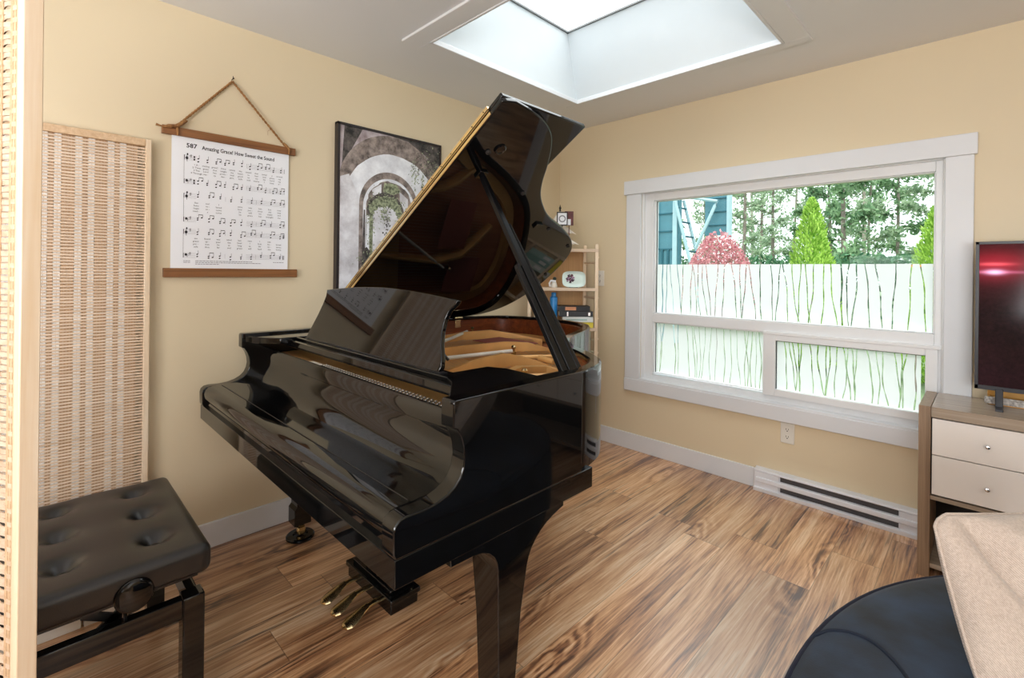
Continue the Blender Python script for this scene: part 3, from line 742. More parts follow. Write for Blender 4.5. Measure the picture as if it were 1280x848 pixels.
# panel against the left wall: local x runs along +y
fs = root('woven_screen', (.03, -3.26, 0), 'woven bamboo screen panel standing flat against the left wall behind the bench', 'screen', rz=R(90))
W_, Ht = .50, 1.826
mb = MB(); mb.box(0, -.012, 0, .020, .012, Ht); obj('stile', mb, M['bamboo'], fs, bevel=.002, world=False)
mb = MB(); mb.box(W_-.020, -.012, 0, W_, .012, Ht); obj('stile', mb, M['bamboo'], fs, bevel=.002, world=False)
mb = MB(); mb.box(.020, -.012, Ht-.030, W_-.020, .012, Ht); obj('rail', mb, M['slat'], fs, bevel=.002, world=False)
mb = MB(); mb.box(.020, -.012, .05, W_-.020, .012, .085); obj('rail', mb, M['slat'], fs, bevel=.002, world=False)
mb = MB(); woven(mb, W_-.04, .085, Ht-.030, .0122, [q for q in bands if q[1] < W_-.045], .0006, 24, sl=.0072, lit_gaps=True); mb.xf(Matrix.Translation((.02, .0, 0))); obj('woven_panel', mb, [M['slatx'], M['weave'], M['lit_gap']], fs, world=False, noflip=True)
# folding screen by the camera: two leaves
ns = root('folding_screen', (1.39, -3.116, 0), 'tall woven bamboo folding screen with a pine post, nearest the viewer', 'screen')
ang = math.atan2(-.405, -.914)
def leaf(origin, a, Wd, Hh):
    Mx = Matrix.Translation(Vector(origin)) @ Matrix.Rotation(a, 4, 'Z')
    for x0, x1 in ((0, .018), (Wd-.018, Wd)):
        mb = MB(); mb.box(x0, -.014, 0, x1, .014, Hh); mb.xf(Mx); obj('stile', mb, M['bamboo'], ns, bevel=.002)
    for z0 in (.05, Hh-.035):
        mb = MB(); mb.box(.018, -.012, z0, Wd-.018, .012, z0+.035); mb.xf(Mx); obj('rail', mb, M['bamboo'], ns, bevel=.002)
    mb = MB(); woven(mb, Wd-.036, .085, Hh-.035, .0112, [b for b in bands if b[1] < Wd-.03], .0022, 40, sl=.0082); mb.xf(Mx @ Matrix.Translation((.018, 0, 0))); obj('woven_panel', mb, [M['slatx'], M['slat']], ns, noflip=True)
    return Mx @ Vector((Wd, 0, 0))
e = leaf((1.390, -3.116, 0), ang, .42, 1.83)
leaf(e + Vector((.02, -.035, 0)), R(-32), .42, 1.83)

# ------------------------------------------------------------------ hanging sheet music on the left wall
hm = root('hanging_sheet_music', (.02, -2.44, 1.247), 'white hymn sheet hanging on a rope between two wooden bars', 'sheet music')
mb = MB(); mb.box(.001, -2.722, 1.870, .022, -2.162, 1.906); obj('bar', mb, M['walnut'], hm, bevel=.002)
mb = MB(); mb.box(.001, -2.712, 1.248, .022, -2.148, 1.288); obj('bar', mb, M['walnut'], hm, bevel=.002)
mb = MB()
mb.grid(lambda u, v: (.011 + .0012*math.sin(u*5) , -2.686 + .494*u, 1.275 + .605*v), 20, 4); ps = obj('sheet', mb, M['paper'], hm, noflip=True)
SY, SW = -2.686, .494
def paper_x(y): return .011 + .0012*math.sin((y-SY)/SW*5) + .0006
def text_mesh(mb, body, y, z, size, mi=0, bold=0.0, align='LEFT', wscale=1.0):
    cu = bpy.data.curves.new('tmp', 'FONT'); cu.body = body; cu.size = size; cu.align_x = align; cu.offset = bold; cu.resolution_u = 2; cu.fill_mode = 'FRONT'
    o = bpy.data.objects.new('tmp', cu); COL.objects.link(o)
    dg = bpy.context.evaluated_depsgraph_get(); ev = o.evaluated_get(dg); me = ev.to_mesh()
    vs = [(paper_x(y + v.co.x*wscale), y + v.co.x*wscale, z + v.co.y) for v in me.vertices]
    mb.add(vs, [tuple(p.vertices) for p in me.polygons], mi)
    ev.to_mesh_clear(); bpy.data.objects.remove(o); bpy.data.curves.remove(cu)
def rect(mb, y0, z0, y1, z1, mi=0):
    mb.add([(paper_x(y0), y0, z0), (paper_x(y1), y1, z0), (paper_x(y1), y1, z1), (paper_x(y0), y0, z1)], [(0,1,2,3)], mi)
def disc(mb, y, z, ry, rz, mi=0, n=8, tilt=.35):
    mb.add([(paper_x(y), y + ry*math.cos(w)*math.cos(tilt) - rz*math.sin(w)*math.sin(tilt), z + ry*math.cos(w)*math.sin(tilt) + rz*math.sin(w)*math.cos(tilt)) for w in [2*math.pi*q/n for q in range(n)]], [tuple(range(n))], mi)
mb = MB()
text_mesh(mb, '587', -2.632, 1.826, .027, bold=.0006); text_mesh(mb, 'Amazing Grace! How Sweet the Sound', -2.572, 1.826, .0245, bold=.0005, wscale=.80)
ly_ = [['1 A -','mazing','grace!','How','sweet','the','sound','that','saved','a','wretch'], ['2 \'Twas','grace','that','taught','my','heart','to','fear','and','grace','my'],
      ['3 The','Lord','has','prom -','ised','good','to','me','his','word','my'], ['4 Through','ma -','ny','dan -','gers,','toils','and','snares','I','have','al -']]
ly2 = [['like','me!','I','','once','was','lost','but','now'], ['fears','re -','lieved','','how','pre -','cious','did','that'], ['hope','se -','cures','','he','will','my','shield','and'], ['read -','y','come','','\'tis','grace','has','brought','me']]
ly3 = [['am','found','was','blind','but','now','I','see.',''], ['grace','ap -','pear','the','hour','I','first','be -','lieved.'], ['por -','tion','be','as','long','as','life','en -','dures.'], ['safe','thus','far','and','grace','will','lead','me','home.']]
nr = random.Random(11)
Y0, Y1 = -2.638, -2.212
for si, (zt_, words_) in enumerate(((1.792, ly_), (1.622, ly2), (1.462, ly3))):
    for k, zc in enumerate((zt_, zt_-.106)):
        for q in range(5):
            zz = zc - .0052*q; rect(mb, Y0, zz-.0003, Y1, zz+.0003, 1)
        # clefs, sharp and time signature
        if k == 0:
            disc(mb, Y0+.009, zc-.013, .0055, .007, tilt=0); rect(mb, Y0+.0085, zc-.028, Y0+.0105, zc+.007); disc(mb, Y0+.011, zc+.004, .003, .005, tilt=0)
        else:
            disc(mb, Y0+.009, zc-.007, .005, .006, tilt=0); rect(mb, Y0+.013, zc-.018, Y0+.0145, zc-.006); disc(mb, Y0+.018, zc-.005, .0013, .0013); disc(mb, Y0+.018, zc-.010, .0013, .0013)
        rect(mb, Y0+.022, zc-.010, Y0+.0232, zc+.004); rect(mb, Y0+.025, zc-.009, Y0+.0262, zc+.005); rect(mb, Y0+.020, zc-.002, Y0+.028, zc-.0006)
        if si == 0: rect(mb, Y0+.034, zc-.009, Y0+.040, zc-.001); rect(mb, Y0+.034, zc-.020, Y0+.040, zc-.012)
        rect(mb, Y0-.001, zc-.0208, Y0+.0005, zc); rect(mb, Y1-.0012, zc-.0208, Y1, zc)
        if si == 2: rect(mb, Y1-.0045, zc-.0208, Y1-.0018, zc)
        n = len(words_[0])
        for i in range(n):
            y = Y0 + .052 + (Y1-Y0-.07)*i/(n-1); zn = zc - nr.choice((.002,.0046,.0072,.0104,.013))
            for zz in (zn, zn - nr.choice((.008,.0104,.013))): disc(mb, y, zz, .0040, .0030)
            rect(mb, y+.0030, zn, y+.0042, zn+.017)
            if nr.random() < .35:
                yy = y + .016; z2 = zn + nr.choice((-.004, .003)); disc(mb, yy, z2, .0040, .0030); rect(mb, yy+.0030, z2, yy+.0042, zn+.017); rect(mb, y+.0030, zn+.0145, yy+.0042, zn+.0172)
            if i % 3 == 2: rect(mb, y+.021, zc-.0208, y+.0218, zc, 1)
    rect(mb, Y0-.002, zt_-.127, Y0-.001, zt_)
    for li, L_ in enumerate(words_):
        n = len(L_)
        for i, wd in enumerate(L_):
            if wd: text_mesh(mb, wd, Y0 + .046 + (Y1-Y0-.07)*i/(n-1), zt_ - .043 - .0125*li, .0105, 0, 0, 'CENTER')
for zz, ya, yb in ((1.320, Y0, Y0+.025), (1.320, Y0+.045, Y0+.28), (1.313, Y0, Y0+.025), (1.313, Y0+.045, Y0+.32), (1.306, Y0+.045, Y0+.14), (1.320, Y1-.05, Y1)):
    y = ya
    while y < yb:
        wq = nr.uniform(.004, .014); rect(mb, y, zz, min(yb, y+wq), zz+.0026, 1); y += wq + .002
obj('print', mb, [M['ink'], M['inkgrey']], ps, noflip=True)
# rope
mb = MB()
pl_, pr_, ap = Vector((.016, -2.672, 1.907)), Vector((.016, -2.196, 1.893)), Vector((.012, -2.452, 2.170))
def twist(mb, a, b, n=40):
    for ph in (0, math.pi):
        d = (b-a); L_ = d.length; t = d.normalized(); u = t.cross(Vector((1,0,0))).normalized(); v = t.cross(u)
        mb.tube([a + d*(i/n) + u*(.0026*math.cos(ph+i*1.1)) + v*(.0026*math.sin(ph+i*1.1)) for i in range(n+1)], .0032, 6)
twist(mb, pl_, ap, 60); twist(mb, ap, pr_, 60)
mb.tube([(.030,-2.720,1.893),(.034,-2.700,1.902),(.028,-2.672,1.907),(.030,-2.650,1.925),(.022,-2.632,1.940)], [.004,.007,.009,.008,.004], 8)
mb.tube([(.030,-2.745,1.899),(.032,-2.725,1.895),(.034,-2.690,1.897)], [.006,.0035,.005], 6); mb.tube([(.027,-2.665,1.868),(.030,-2.668,1.890),(.027,-2.670,1.910)], .005, 6)
mb.tube([(.030,-2.198,1.868),(.030,-2.196,1.893),(.024,-2.212,1.915),(.020,-2.222,1.925)], [.004,.006,.006,.004], 8)
mb.tube([(.016,-2.275,1.985),(.030,-2.300,1.965),(.032,-2.300,1.945)], .0008, 4)
obj('rope', mb, M['rope'], hm, smooth=70)
mb = MB(); mb.lathe([(.002,-.01),(.002,.024),(.004,.026),(.004,.029),(.001,.030)], (0, -2.452, 2.180), 8, 'x'); mb.lathe([(.0015,0),(.0015,.012)], (.022, -2.452, 2.180), 6)
mesh_thing('wall_nail', mb, M['iron'], 'small dark nail in the wall holding up the rope', 'nail')

# ------------------------------------------------------------------ framed arch picture on the left wall
pf = root('framed_picture', (.02, -1.60, 1.0), 'black framed photograph of overgrown stone arches, partly behind the piano lid', 'picture')
PY0, PY1, PZ0, PZ1 = -1.948, -1.256, 1.02, 2.096
mb = MB()
for a in ((PY0, PZ0, PY0+.014, PZ1), (PY1-.014, PZ0, PY1, PZ1), (PY0, PZ1-.014, PY1, PZ1), (PY0, PZ0, PY1, PZ0+.014)):
    mb.box(.002, a[0], a[1], .040, a[2], a[3])
obj('frame', mb, plain('frame_black', srgb(36, 26, 26), .4), pf, bevel=.001)
def stone(name, a, b, sc=14, hi=.65):
    t = NT(name); p = t.loc(); f = t.noise(p, sc, 6, .65)
    return t.pbr(t.ramp(f, [(.34, a), (hi, b)]), .75)
AM = [stone('print_wall', srgb(186, 182, 186), srgb(232, 232, 236), 7, .62), stone('print_stone', srgb(88, 78, 74), srgb(168, 154, 146), 22), stone('print_dark', srgb(34, 34, 32), srgb(110, 102, 98), 24),
      stone('print_green', srgb(34, 42, 26), srgb(176, 184, 150), 60, .62), stone('print_light', srgb(206, 206, 212), srgb(244, 246, 250), 8), stone('print_mauve', srgb(140, 124, 124), srgb(196, 186, 190), 10)]
mb = MB(); ax = [.034]
def layer(): ax[0] += .0002; return ax[0]
def pol(pts, mi):
    x = layer(); mb.add([(x, min(PY1-.014, max(PY0+.014, y)), min(PZ1-.014, max(PZ0+.014, z))) for y, z in pts], [tuple(range(len(pts)))], mi)
def arch(cy, cz, ry, rz, zb, n=28, jit=0, seed=0):
    g = random.Random(seed); P = [(cy+ry, zb)]
    for i in range(n+1):
        w = math.pi*i/n; j = 1 + (g.uniform(-jit, jit) if jit else 0)
        P.append((cy + ry*math.cos(w)*j, cz + rz*math.sin(w)*j))
    return P + [(cy-ry, zb)]
pol([(PY0, PZ0), (PY1, PZ0), (PY1, PZ1), (PY0, PZ1)], 5)
pol([(PY0+.02, 1.75), (PY0+.04, PZ1), (-1.80, PZ1), (-1.88, 1.93)], 2)
pol([(PY1, 1.55), (PY1, PZ1), (-1.62, PZ1), (-1.50, 2.07), (-1.36, 2.0)], 2)
pol(arch(-1.60, 1.745, .345, .335, PZ0), 1)
pol(arch(-1.598, 1.715, .295, .255, PZ0, jit=.012, seed=2), 4)
pol([(-1.93, PZ0), (-1.93, 1.80), (-1.88, 1.82), (-1.80, 1.66), (-1.80, 1.25), (-1.86, PZ0)], 0)
pol(arch(-1.622, 1.66, .196, .204, PZ0), 1)
pol(arch(-1.622, 1.65, .172, .176, PZ0), 4)
pol(arch(-1.620, 1.645, .155, .165, PZ0, jit=.03, seed=4), 1)
pol([(-1.66, 1.80), (-1.58, 1.80), (-1.55, 1.76), (-1.60, 1.735), (-1.67, 1.745)], 3)
pol([(-1.74, 1.75), (-1.68, 1.79), (-1.68, 1.70), (-1.73, 1.70)], 0); pol([(-1.56, 1.76), (-1.50, 1.72), (-1.50, 1.62), (-1.55, 1.66)], 0)
pol(arch(-1.650, 1.625, .122, .116, PZ0), 2)
pol(arch(-1.650, 1.62, .108, .100, 1.28, jit=.06, seed=6), 3)
pol(arch(-1.652, 1.585, .082, .078, 1.30, jit=.08, seed=8), 0)
pol([(-1.80, 1.30), (-1.79, 1.63), (-1.782, 1.63), (-1.778, 1.30)], 2); pol([(-1.776, 1.30), (-1.772, 1.60), (-1.755, 1.60), (-1.755, 1.30)], 4)
pol([(-1.69, 1.40), (-1.69, 1.49), (-1.635, 1.49), (-1.635, 1.40)], 0); pol([(-1.69, 1.452), (-1.69, 1.454), (-1.635, 1.454), (-1.635, 1.452)], 2); pol([(-1.632, 1.40), (-1.632, 1.50), (-1.622, 1.50), (-1.622, 1.40)], 1)
for y in (-1.668, -1.646): pol([(y-.005, 1.502), (y-.005, 1.512), (y+.005, 1.512), (y+.005, 1.502)], 2)
pol([(-1.87, PZ0), (-1.80, 1.30), (-1.60, 1.33), (-1.40, 1.30), (-1.33, PZ0)], 4)
pol([(-1.79, 1.31), (-1.80, 1.40), (-1.77, 1.42), (-1.745, 1.39), (-1.74, 1.31)], 2)
g = random.Random(5)
def leaves(cy, cz, ry, rz, n, mi, s=.009):
    for _ in range(n):
        y, z = cy + g.gauss(0, ry*.5), cz + g.gauss(0, rz*.5); w = g.uniform(0, 6.3); a = s*g.uniform(.5, 1.2)
        pol([(y + a*math.cos(w), z + a*math.sin(w)), (y + a*.4*math.cos(w+1.6), z + a*.4*math.sin(w+1.6)), (y - a*math.cos(w), z - a*math.sin(w)), (y - a*.4*math.cos(w+1.6), z - a*.4*math.sin(w+1.6))], mi)
    ax[0] = .036
ax[0] = .0395 - .002
for (cy, cz, ry, rz, n, mi) in ((-1.71, 1.345, .10, .05, 70, 3), (-1.74, 1.37, .06, .06, 30, 2), (-1.65, 1.69, .12, .05, 80, 3), (-1.745, 1.56, .03, .16, 60, 3), (-1.55, 1.57, .03, .14, 60, 3), (-1.66, 1.62, .05, .07, 40, 3), (-1.62, 1.77, .05, .035, 40, 3), (-1.46, 1.88, .03, .10, 26, 3), (-1.40, 1.83, .012, .10, 22, 3), (-1.36, 1.95, .12, .12, 60, 2), (-1.33, 1.93, .1, .12, 50, 3), (-1.64, 1.585, .02, .09, 24, 2)):
    x0 = ax[0]; ax[0] = .0375; leaves(cy, cz, ry, rz, int(n*1.8), mi, .008)
for i, p in enumerate(mb.v):
    if p[0] > .0405: mb.v[i] = (.0404 + (p[0]-.0405)*.02, p[1], p[2])
obj('print', mb, AM, pf, noflip=True)

# ------------------------------------------------------------------ corner shelf and what stands on it
YW = R(44.81)
SHP = Vector((.341, -.371, 0))
SHM = Matrix.Translation(SHP) @ Matrix.Rotation(YW, 4, 'Z')
def at_shelf(x, y, z): return tuple(SHM @ Vector((x, y, z)))
sh = root('corner_shelf', tuple(SHP), 'slim pale bamboo ladder shelf standing across the room corner', 'shelf', rz=YW)
FWd, BWd, DP = .257, .200, .225
def LB(name, mb, m, par, **k): return obj(name, mb, m, par, world=False, **k)
for x, y in ((-FWd, 0), (FWd-.024, 0), (-BWd, DP-.024), (BWd-.024, DP-.024)):
    mb = MB(); mb.box(x, y, 0, x+.024, y+.024, 1.497); LB('post', mb, M['bamboo'], sh, bevel=.002)
SHZ = (1.461, 1.175, .883, .590, .298)
for z in SHZ:
    mb = MB()
    for k in range(5):
        y0 = .002 + k*(DP-.004)/5; y1 = y0 + DP/5 - .006
        w0, w1 = FWd - (FWd-BWd)*y0/DP, FWd - (FWd-BWd)*y1/DP
        mb.prism([(-w0, y0), (w0, y0), (w1, y1), (-w1, y1)], 'z', z-.016, z)
    mb.box(-FWd+.001, -.003, z-.022, FWd-.001, .011, z); LB('shelf_board', mb, M['slatx'], sh, bevel=.001)
for sg in (-1, 1):
    for z in (1.36, 1.10, .79, .70, .40, .12):
        mb = MB(); mb.tube([(sg*(FWd-.012), .02, z), (sg*(BWd-.012), DP-.02, z)], .008, 8); LB('rung', mb, M['bamboo'], sh)
mb = MB()
for z in (1.40, 1.31, 1.10, 1.02, .95, .80, .70): mb.tube([(FWd-.002, .012, z), (FWd+.008, .012, z)], .006, 8)
LB('pegs', mb, M['bamboo'], sh)['kind'] = 'stuff'
mb = MB(); mb.box(-BWd+.024, DP-.014, .30, BWd-.024, DP-.008, 1.45); LB('back_panel', mb, wood('tan_back', srgb(196, 152, 96), srgb(170, 126, 76), 'z', .5), sh)
# decorated dish
def dish_fn(u, v):
    a = 2*math.pi*u; e = .55
    cx = math.copysign(abs(math.cos(a))**e, math.cos(a)); cz = math.copysign(abs(math.sin(a))**e, math.sin(a))
    return (.086*cx*v, -.014*max(0, (v-.62)/.38)**1.5, .060*cz*v)
DM = Matrix.Translation((0, 0, .061)) @ Matrix.Rotation(R(-8), 4, 'X')
dz = root('oval_dish', at_shelf(.083, .045, 1.1755), 'rounded white dish with a dark purple flower print standing on the shelf', 'dish', rz=YW)
mb = MB(); mb.grid(lambda u, v: dish_fn(u, .02+.98*v), 40, 10, wu=True); mb.grid(lambda u, v: tuple(Vector(dish_fn(u, .02+.98*v)) + Vector((0, .004, 0))), 40, 10, wu=True, flip=True)
mb.strip([dish_fn(q/40, 1) for q in range(40)], [tuple(Vector(dish_fn(q/40, 1)) + Vector((0, .004, 0))) for q in range(40)], closed=True)
mb.xf(DM); dd_ = LB('plate', mb, plain('pale_melamine', srgb(218, 236, 230), .25, var=.02), dz, smooth=60)
mb = MB(); g = random.Random(9)
for k in range(46):
    w = g.uniform(0, 6.28); r = .027*math.sqrt(g.random()); cx, cz = -.026 + r*math.cos(w), .006 + r*math.sin(w)*1.15; q_ = g.uniform(.005, .010)
    mb.add([(cx+q_*math.cos(q), -.0012-.00004*k, cz+q_*math.sin(q)*.8) for q in (0, 1.2, 2.4, 3.6, 4.8)], [(0,1,2,3,4)], g.choice((0, 0, 1, 2)))
mb.xf(DM); LB('print', mb, [plain('print_purple', srgb(48, 26, 46), .5), plain('print_lilac', srgb(156, 118, 150), .5), plain('print_plum', srgb(96, 42, 52), .5)], dd_, noflip=True)
mb = MB(); mb.box(-.03, -.012, 0, .03, .040, .005); mb.box(-.03, .014, 0, -.024, .018, .06); mb.box(.024, .014, 0, .03, .018, .06); LB('stand', mb, M['dark'], dz)
# little figurine
fg = root('figurine', at_shelf(-.062, .05, 1.1755), 'tiny white figurine with a dark head beside the oval dish', 'figurine', rz=YW)
mb = MB(); mb.lathe([(.022,0),(.024,.01),(.020,.03),(.013,.045),(.006,.052)], (0,0,0), 14); LB('body', mb, M['plastic'], fg)
mb = MB(); mb.lathe([(.004,.050),(.013,.056),(.015,.066),(.010,.076),(.002,.079)], (.004,-.004,0), 14); LB('head', mb, plain('dark_green_glaze', srgb(30, 44, 36), .3), fg)
mb = MB(); mb.tube([(-.03,0,.009),(-.034,-.01,.03),(-.024,-.012,.05),(.012,-.016,.045)], .008, 8); LB('wrap', mb, M['paper'], fg)
mb = MB(); bx_, by_, bz_ = at_shelf(-.062, .06, .8835); mb.lathe([(.026,0),(.028,.004),(.028,.215),(.026,.221),(.018,.227),(.018,.249),(.014,.255),(.001,.256)], (bx_, by_, bz_), 20)
mesh_thing('blue_bottle', mb, plain('blue_plastic', srgb(34, 128, 196), .3, var=.03), 'bright blue bottle standing at the end of the stacked books', 'bottle', smooth=40)
def book(name, x0, x1, z0, z1, cov, label, labels=(), lm=None, y0=.008, y1=.14):
    xm, W2, hh = (x0+x1)/2, (x1-x0)/2, z1-z0
    t = root(name, at_shelf(xm, (y0+y1)/2, z0), label, 'book', rz=YW); d2 = (y1-y0)/2
    mb = MB(); mb.box(-W2, -d2, 0, W2, d2, .003); mb.box(-W2, -d2, hh-.003, W2, d2, hh); mb.box(-W2, -d2, 0, W2, -d2+.003, hh); LB('cover', mb, cov, t, bevel=.001)
    mb = MB(); mb.box(-W2+.004, -d2+.004, .003, W2-.004, d2-.003, hh-.003); LB('pages', mb, M['paper'], t)
    for a, b, c, d in labels:
        mb = MB(); mb.box(-W2+2*W2*a, -d2-.0006, hh*c, -W2+2*W2*b, -d2+.001, hh*d); LB('spine_label', mb, lm, t)
cK = plain('black_cover', srgb(28, 28, 32), .45); cG = plain('charcoal_cover', srgb(46, 48, 54), .45); cW = plain('white_cover', srgb(222, 228, 228), .5); cYl = plain('yellow_cover', srgb(222, 206, 70), .5)
book('book', .02, .225, .8835, .923, cYl, 'yellow book at the bottom of the pile on the shelf', ((.02,.3,.1,.9),), cW)
book('book', .0, .224, .9235, .963, cW, 'white book between the yellow and the dark books', ((.12,.8,.3,.6),), plain('pale_teal_print', srgb(168, 196, 196), .5))
book('book', -.022, .222, .9635, 1.003, cG, 'charcoal book lying second from the top of the pile', ((.22,.26,.1,.9),(.86,.92,.2,.8)), M['chrome'])
book('book', -.032, .200, 1.0035, 1.041, cK, 'black book with an orange label on top of the pile', ((.22,.56,.2,.85),), plain('orange_print', srgb(206, 140, 100), .5))
teal = [plain('teal_cover', srgb(168, 206, 204), .4), plain('pale_teal_cover', srgb(196, 218, 214), .4), plain('sea_green_cover', srgb(130, 178, 178), .4)]
TL = ['pale green binder third from the right on the lower shelf', 'sea green binder second from the right on the lower shelf', 'light teal binder nearest the window on the lower shelf']
TL = ['pale green binder on the lower shelf, farthest of three from the window', 'sea green binder between two paler binders on the lower shelf', 'light teal binder nearest the window on the lower shelf']
for (x, wd, mi, lb) in ((.040, .055, 1, TL[0]), (.097, .050, 2, TL[1]), (.149, .054, 0, TL[2])):
    t = root('binder', at_shelf(x+wd/2, .105, .5905), lb, 'binder', 'binders on the lower shelf', rz=YW); h2 = wd/2
    mb = MB(); mb.box(-h2, -.095, 0, -h2+.003, .005, .262); mb.box(h2-.003, -.095, 0, h2, .005, .262); mb.box(-h2, -.098, 0, h2, -.094, .262); LB('cover', mb, teal[mi], t, bevel=.001)
    mb = MB(); mb.box(-h2+.004, -.093, .003, h2-.004, .002, .255); LB('pages', mb, M['paper'], t)
    mb = MB(); mb.box(-wd*.25, -.0990, .16, wd*.25, -.0975, .23); LB('spine_label', mb, M['paper'], t)
# tiered paper tree with a small frame in front, on top of the shelf
tr = root('paper_tree', at_shelf(-.015, .125, 1.4615), 'white tiered paper tree ornament with pointed tips on top of the shelf', 'ornament', rz=YW)
mb = MB()
for k, (z0, z1, r) in enumerate(((.035, .12, .150), (.115, .20, .125), (.19, .285, .075))):
    n = 8; b = []
    for q in range(n*2):
        w = math.pi*q/n; rr_ = r*(1.0 if q % 2 == 0 else .55); b.append((rr_*math.cos(w), rr_*math.sin(w)*.5, z0 + (0 if q % 2 == 0 else .02)))
    t_ = [(.012*math.cos(math.pi*q/n), .010*math.sin(math.pi*q/n), z1) for q in range(n*2)]
    mb.strip(b, t_, closed=True); mb.add(b, [tuple(range(2*n))[::-1]])
LB('tiers', mb, plain('card_white', srgb(232, 226, 216), .8), tr)
mb = MB(); mb.lathe([(.045,0),(.045,.008),(.008,.012),(.006,.04)], (0,0,0), 16); LB('base', mb, M['plastic'], tr)
mb = MB(); mb.lathe([(.003,.28),(.008,.292),(.005,.300),(.010,.312),(.004,.326),(.001,.338)], (0,0,0), 10); LB('finial', mb, M['dark'], tr)
pfm = root('framed_photo', at_shelf(-.008, .035, 1.4615), 'little black and white framed photo in front of the paper tree', 'photo', rz=YW)
zc = .222
mb = MB()
for a in ((-.040, -.050, -.033, .050), (.033, -.050, .040, .050), (-.033, -.050, .033, -.043), (-.033, .043, .033, .050)): mb.box(a[0], -.005, zc+a[1], a[2], .005, zc+a[3])
mb.box(-.004, .0, 0, .004, .006, zc-.04); mb.box(-.03, -.015, 0, .03, .02, .004)
LB('frame', mb, M['dark'], pfm)
mb = MB(); mb.box(-.033, -.001, zc-.043, .033, .004, zc+.043); LB('mat', mb, M['paper'], pfm)
mb = MB()
for q in range(24):
    w0, w1 = 2*math.pi*q/24, 2*math.pi*(q+1)/24
    mb.add([(r*math.cos(w), -.0018, zc + r*math.sin(w)) for r, w in ((.026, w0), (.026, w1), (.018, w1), (.018, w0))], [(0,1,2,3)])
LB('ring', mb, M['inkgrey'], pfm, noflip=True)
cd = root('photo_card', at_shelf(.045, .055, 1.4615), 'small dark red photo card beside the black and white framed photo', 'photo card', rz=YW)
mb = MB(); mb.box(-.032, -.002, .175, .032, .002, .280); mb.box(-.003, 0, 0, .003, .004, .18); mb.box(-.02, -.015, 0, .02, .015, .004); LB('card', mb, plain('maroon_print', srgb(96, 40, 40), .5, var=.3, vs=40), cd)
mb = MB(); mb.box(-.030, -.0035, .178, .012, -.0018, .222); LB('picture', mb, M['paper'], cd)
# wall plates
def outlet(name, cx, cz, label):
    t = root(name, (cx, 0, cz-.059), label, 'outlet')
    mb = MB(); mb.box(cx-.036, -.006, cz-.059, cx+.036, 0, cz+.059); obj('plate', mb, M['plastic'], t, bevel=.003)
    mb = MB()
    for s_ in (-.021, .021): mb.prism([(cx+.017*math.cos(q*math.pi/8), cz+s_+.0145*math.sin(q*math.pi/8)) for q in range(16)], 'y', -.0078, -.005)
    obj('socket', mb, M['plastic'], t)
    for s_ in (-.021, .021):
        mb = MB(); mb.box(cx-.0075, -.0084, cz+s_-.001, cx-.0050, -.0070, cz+s_+.008); mb.box(cx+.0050, -.0084, cz+s_-.001, cx+.0075, -.0070, cz+s_+.007); mb.box(cx-.0028, -.0084, cz+s_-.010, cx+.0028, -.0070, cz+s_-.0045)
        obj('slots', mb, M['blackhole'], t)
outlet('wall_outlet', 1.722, .366, 'white wall outlet under the window sill above the heater')
outlet('wall_outlet', .412, 1.245, 'white wall outlet beside the corner shelf at dish height')

# ------------------------------------------------------------------ baseboard heater
ht = root('baseboard_heater', (1.94, -.03, 0), 'white electric baseboard heater on the floor under the window', 'heater')
A0, A1 = 1.556, 2.334
prof = [(0,.004),(-.052,.004),(-.058,.010),(-.060,.030),(-.054,.034),(-.040,.034),(-.040,.085),(-.050,.092),(-.052,.118),(-.046,.126),(0,.132)]
mb = MB(); mb.prism([(0,.0),(-.058,.0),(-.060,.022),(-.052,.024),(-.034,.024),(-.034,.113),(-.046,.115),(-.050,.118),(-.046,.127),(0,.132)], 'x', A0, A1); obj('body', mb, M['heater'], ht, bevel=.002)
mb = MB(); mb.prism([(-.036,.055),(-.050,.055),(-.056,.058),(-.055,.080),(-.051,.084),(-.036,.084)], 'x', A0+.012, A1-.0); obj('front_panel', mb, M['heater'], ht, bevel=.002)
for z0, z1 in ((.025,.054),(.086,.112)):
    mb = MB(); mb.box(A0+.14, -.0362, z0, A1-.10, -.0330, z1); obj('vent', mb, plain('vent_grey', srgb(70, 68, 70), .5), ht)
for x0, x1 in ((A0, A0+.135), (A1-.095, A1)):
    mb = MB(); mb.box(x0, -.047, .022, x1, -.03, .114); obj('end_cap', mb, M['heater'], ht, bevel=.003)

# ------------------------------------------------------------------ dresser and television
dr = root('dresser', (3.04, -.22, 0), 'grey oak dresser with pale drawers standing under the television', 'dresser')
CX0, CX1, CY0, CY1, CZ = 2.334, 3.78, -.40, -.036, .732
for x in (CX0, CX1-.040):
    mb = MB(); mb.box(x, CY0, 0, x+.040, CY1, CZ); obj('side_panel', mb, M['greyoak'], dr, bevel=.0015)
mb = MB(); mb.box(CX0+.0415, CY0, CZ-.044, CX1-.0415, CY1, CZ); obj('top', mb, M['greyoak_sheen'], dr, bevel=.0015)
mb = MB(); mb.box(CX0+.04, CY0+.006, .335, CX1-.04, CY1, .352); obj('shelf', mb, M['greyoak_sheen'], dr, bevel=.001)
mb = MB(); mb.box(CX0+.04, CY0+.012, .04, CX1-.04, CY1, .06); obj('base_board', mb, M['greyoak_sheen'], dr, bevel=.001)
mb = MB(); mb.box(CX0+.04, CY1-.010, .06, CX1-.04, CY1-.004, CZ-.044); mb.box(CX0+.04, CY0+.03, .352, CX1-.04, CY0+.036, CZ-.046); obj('back', mb, M['dark'], dr)
cw = (CX1-CX0-.084)/4
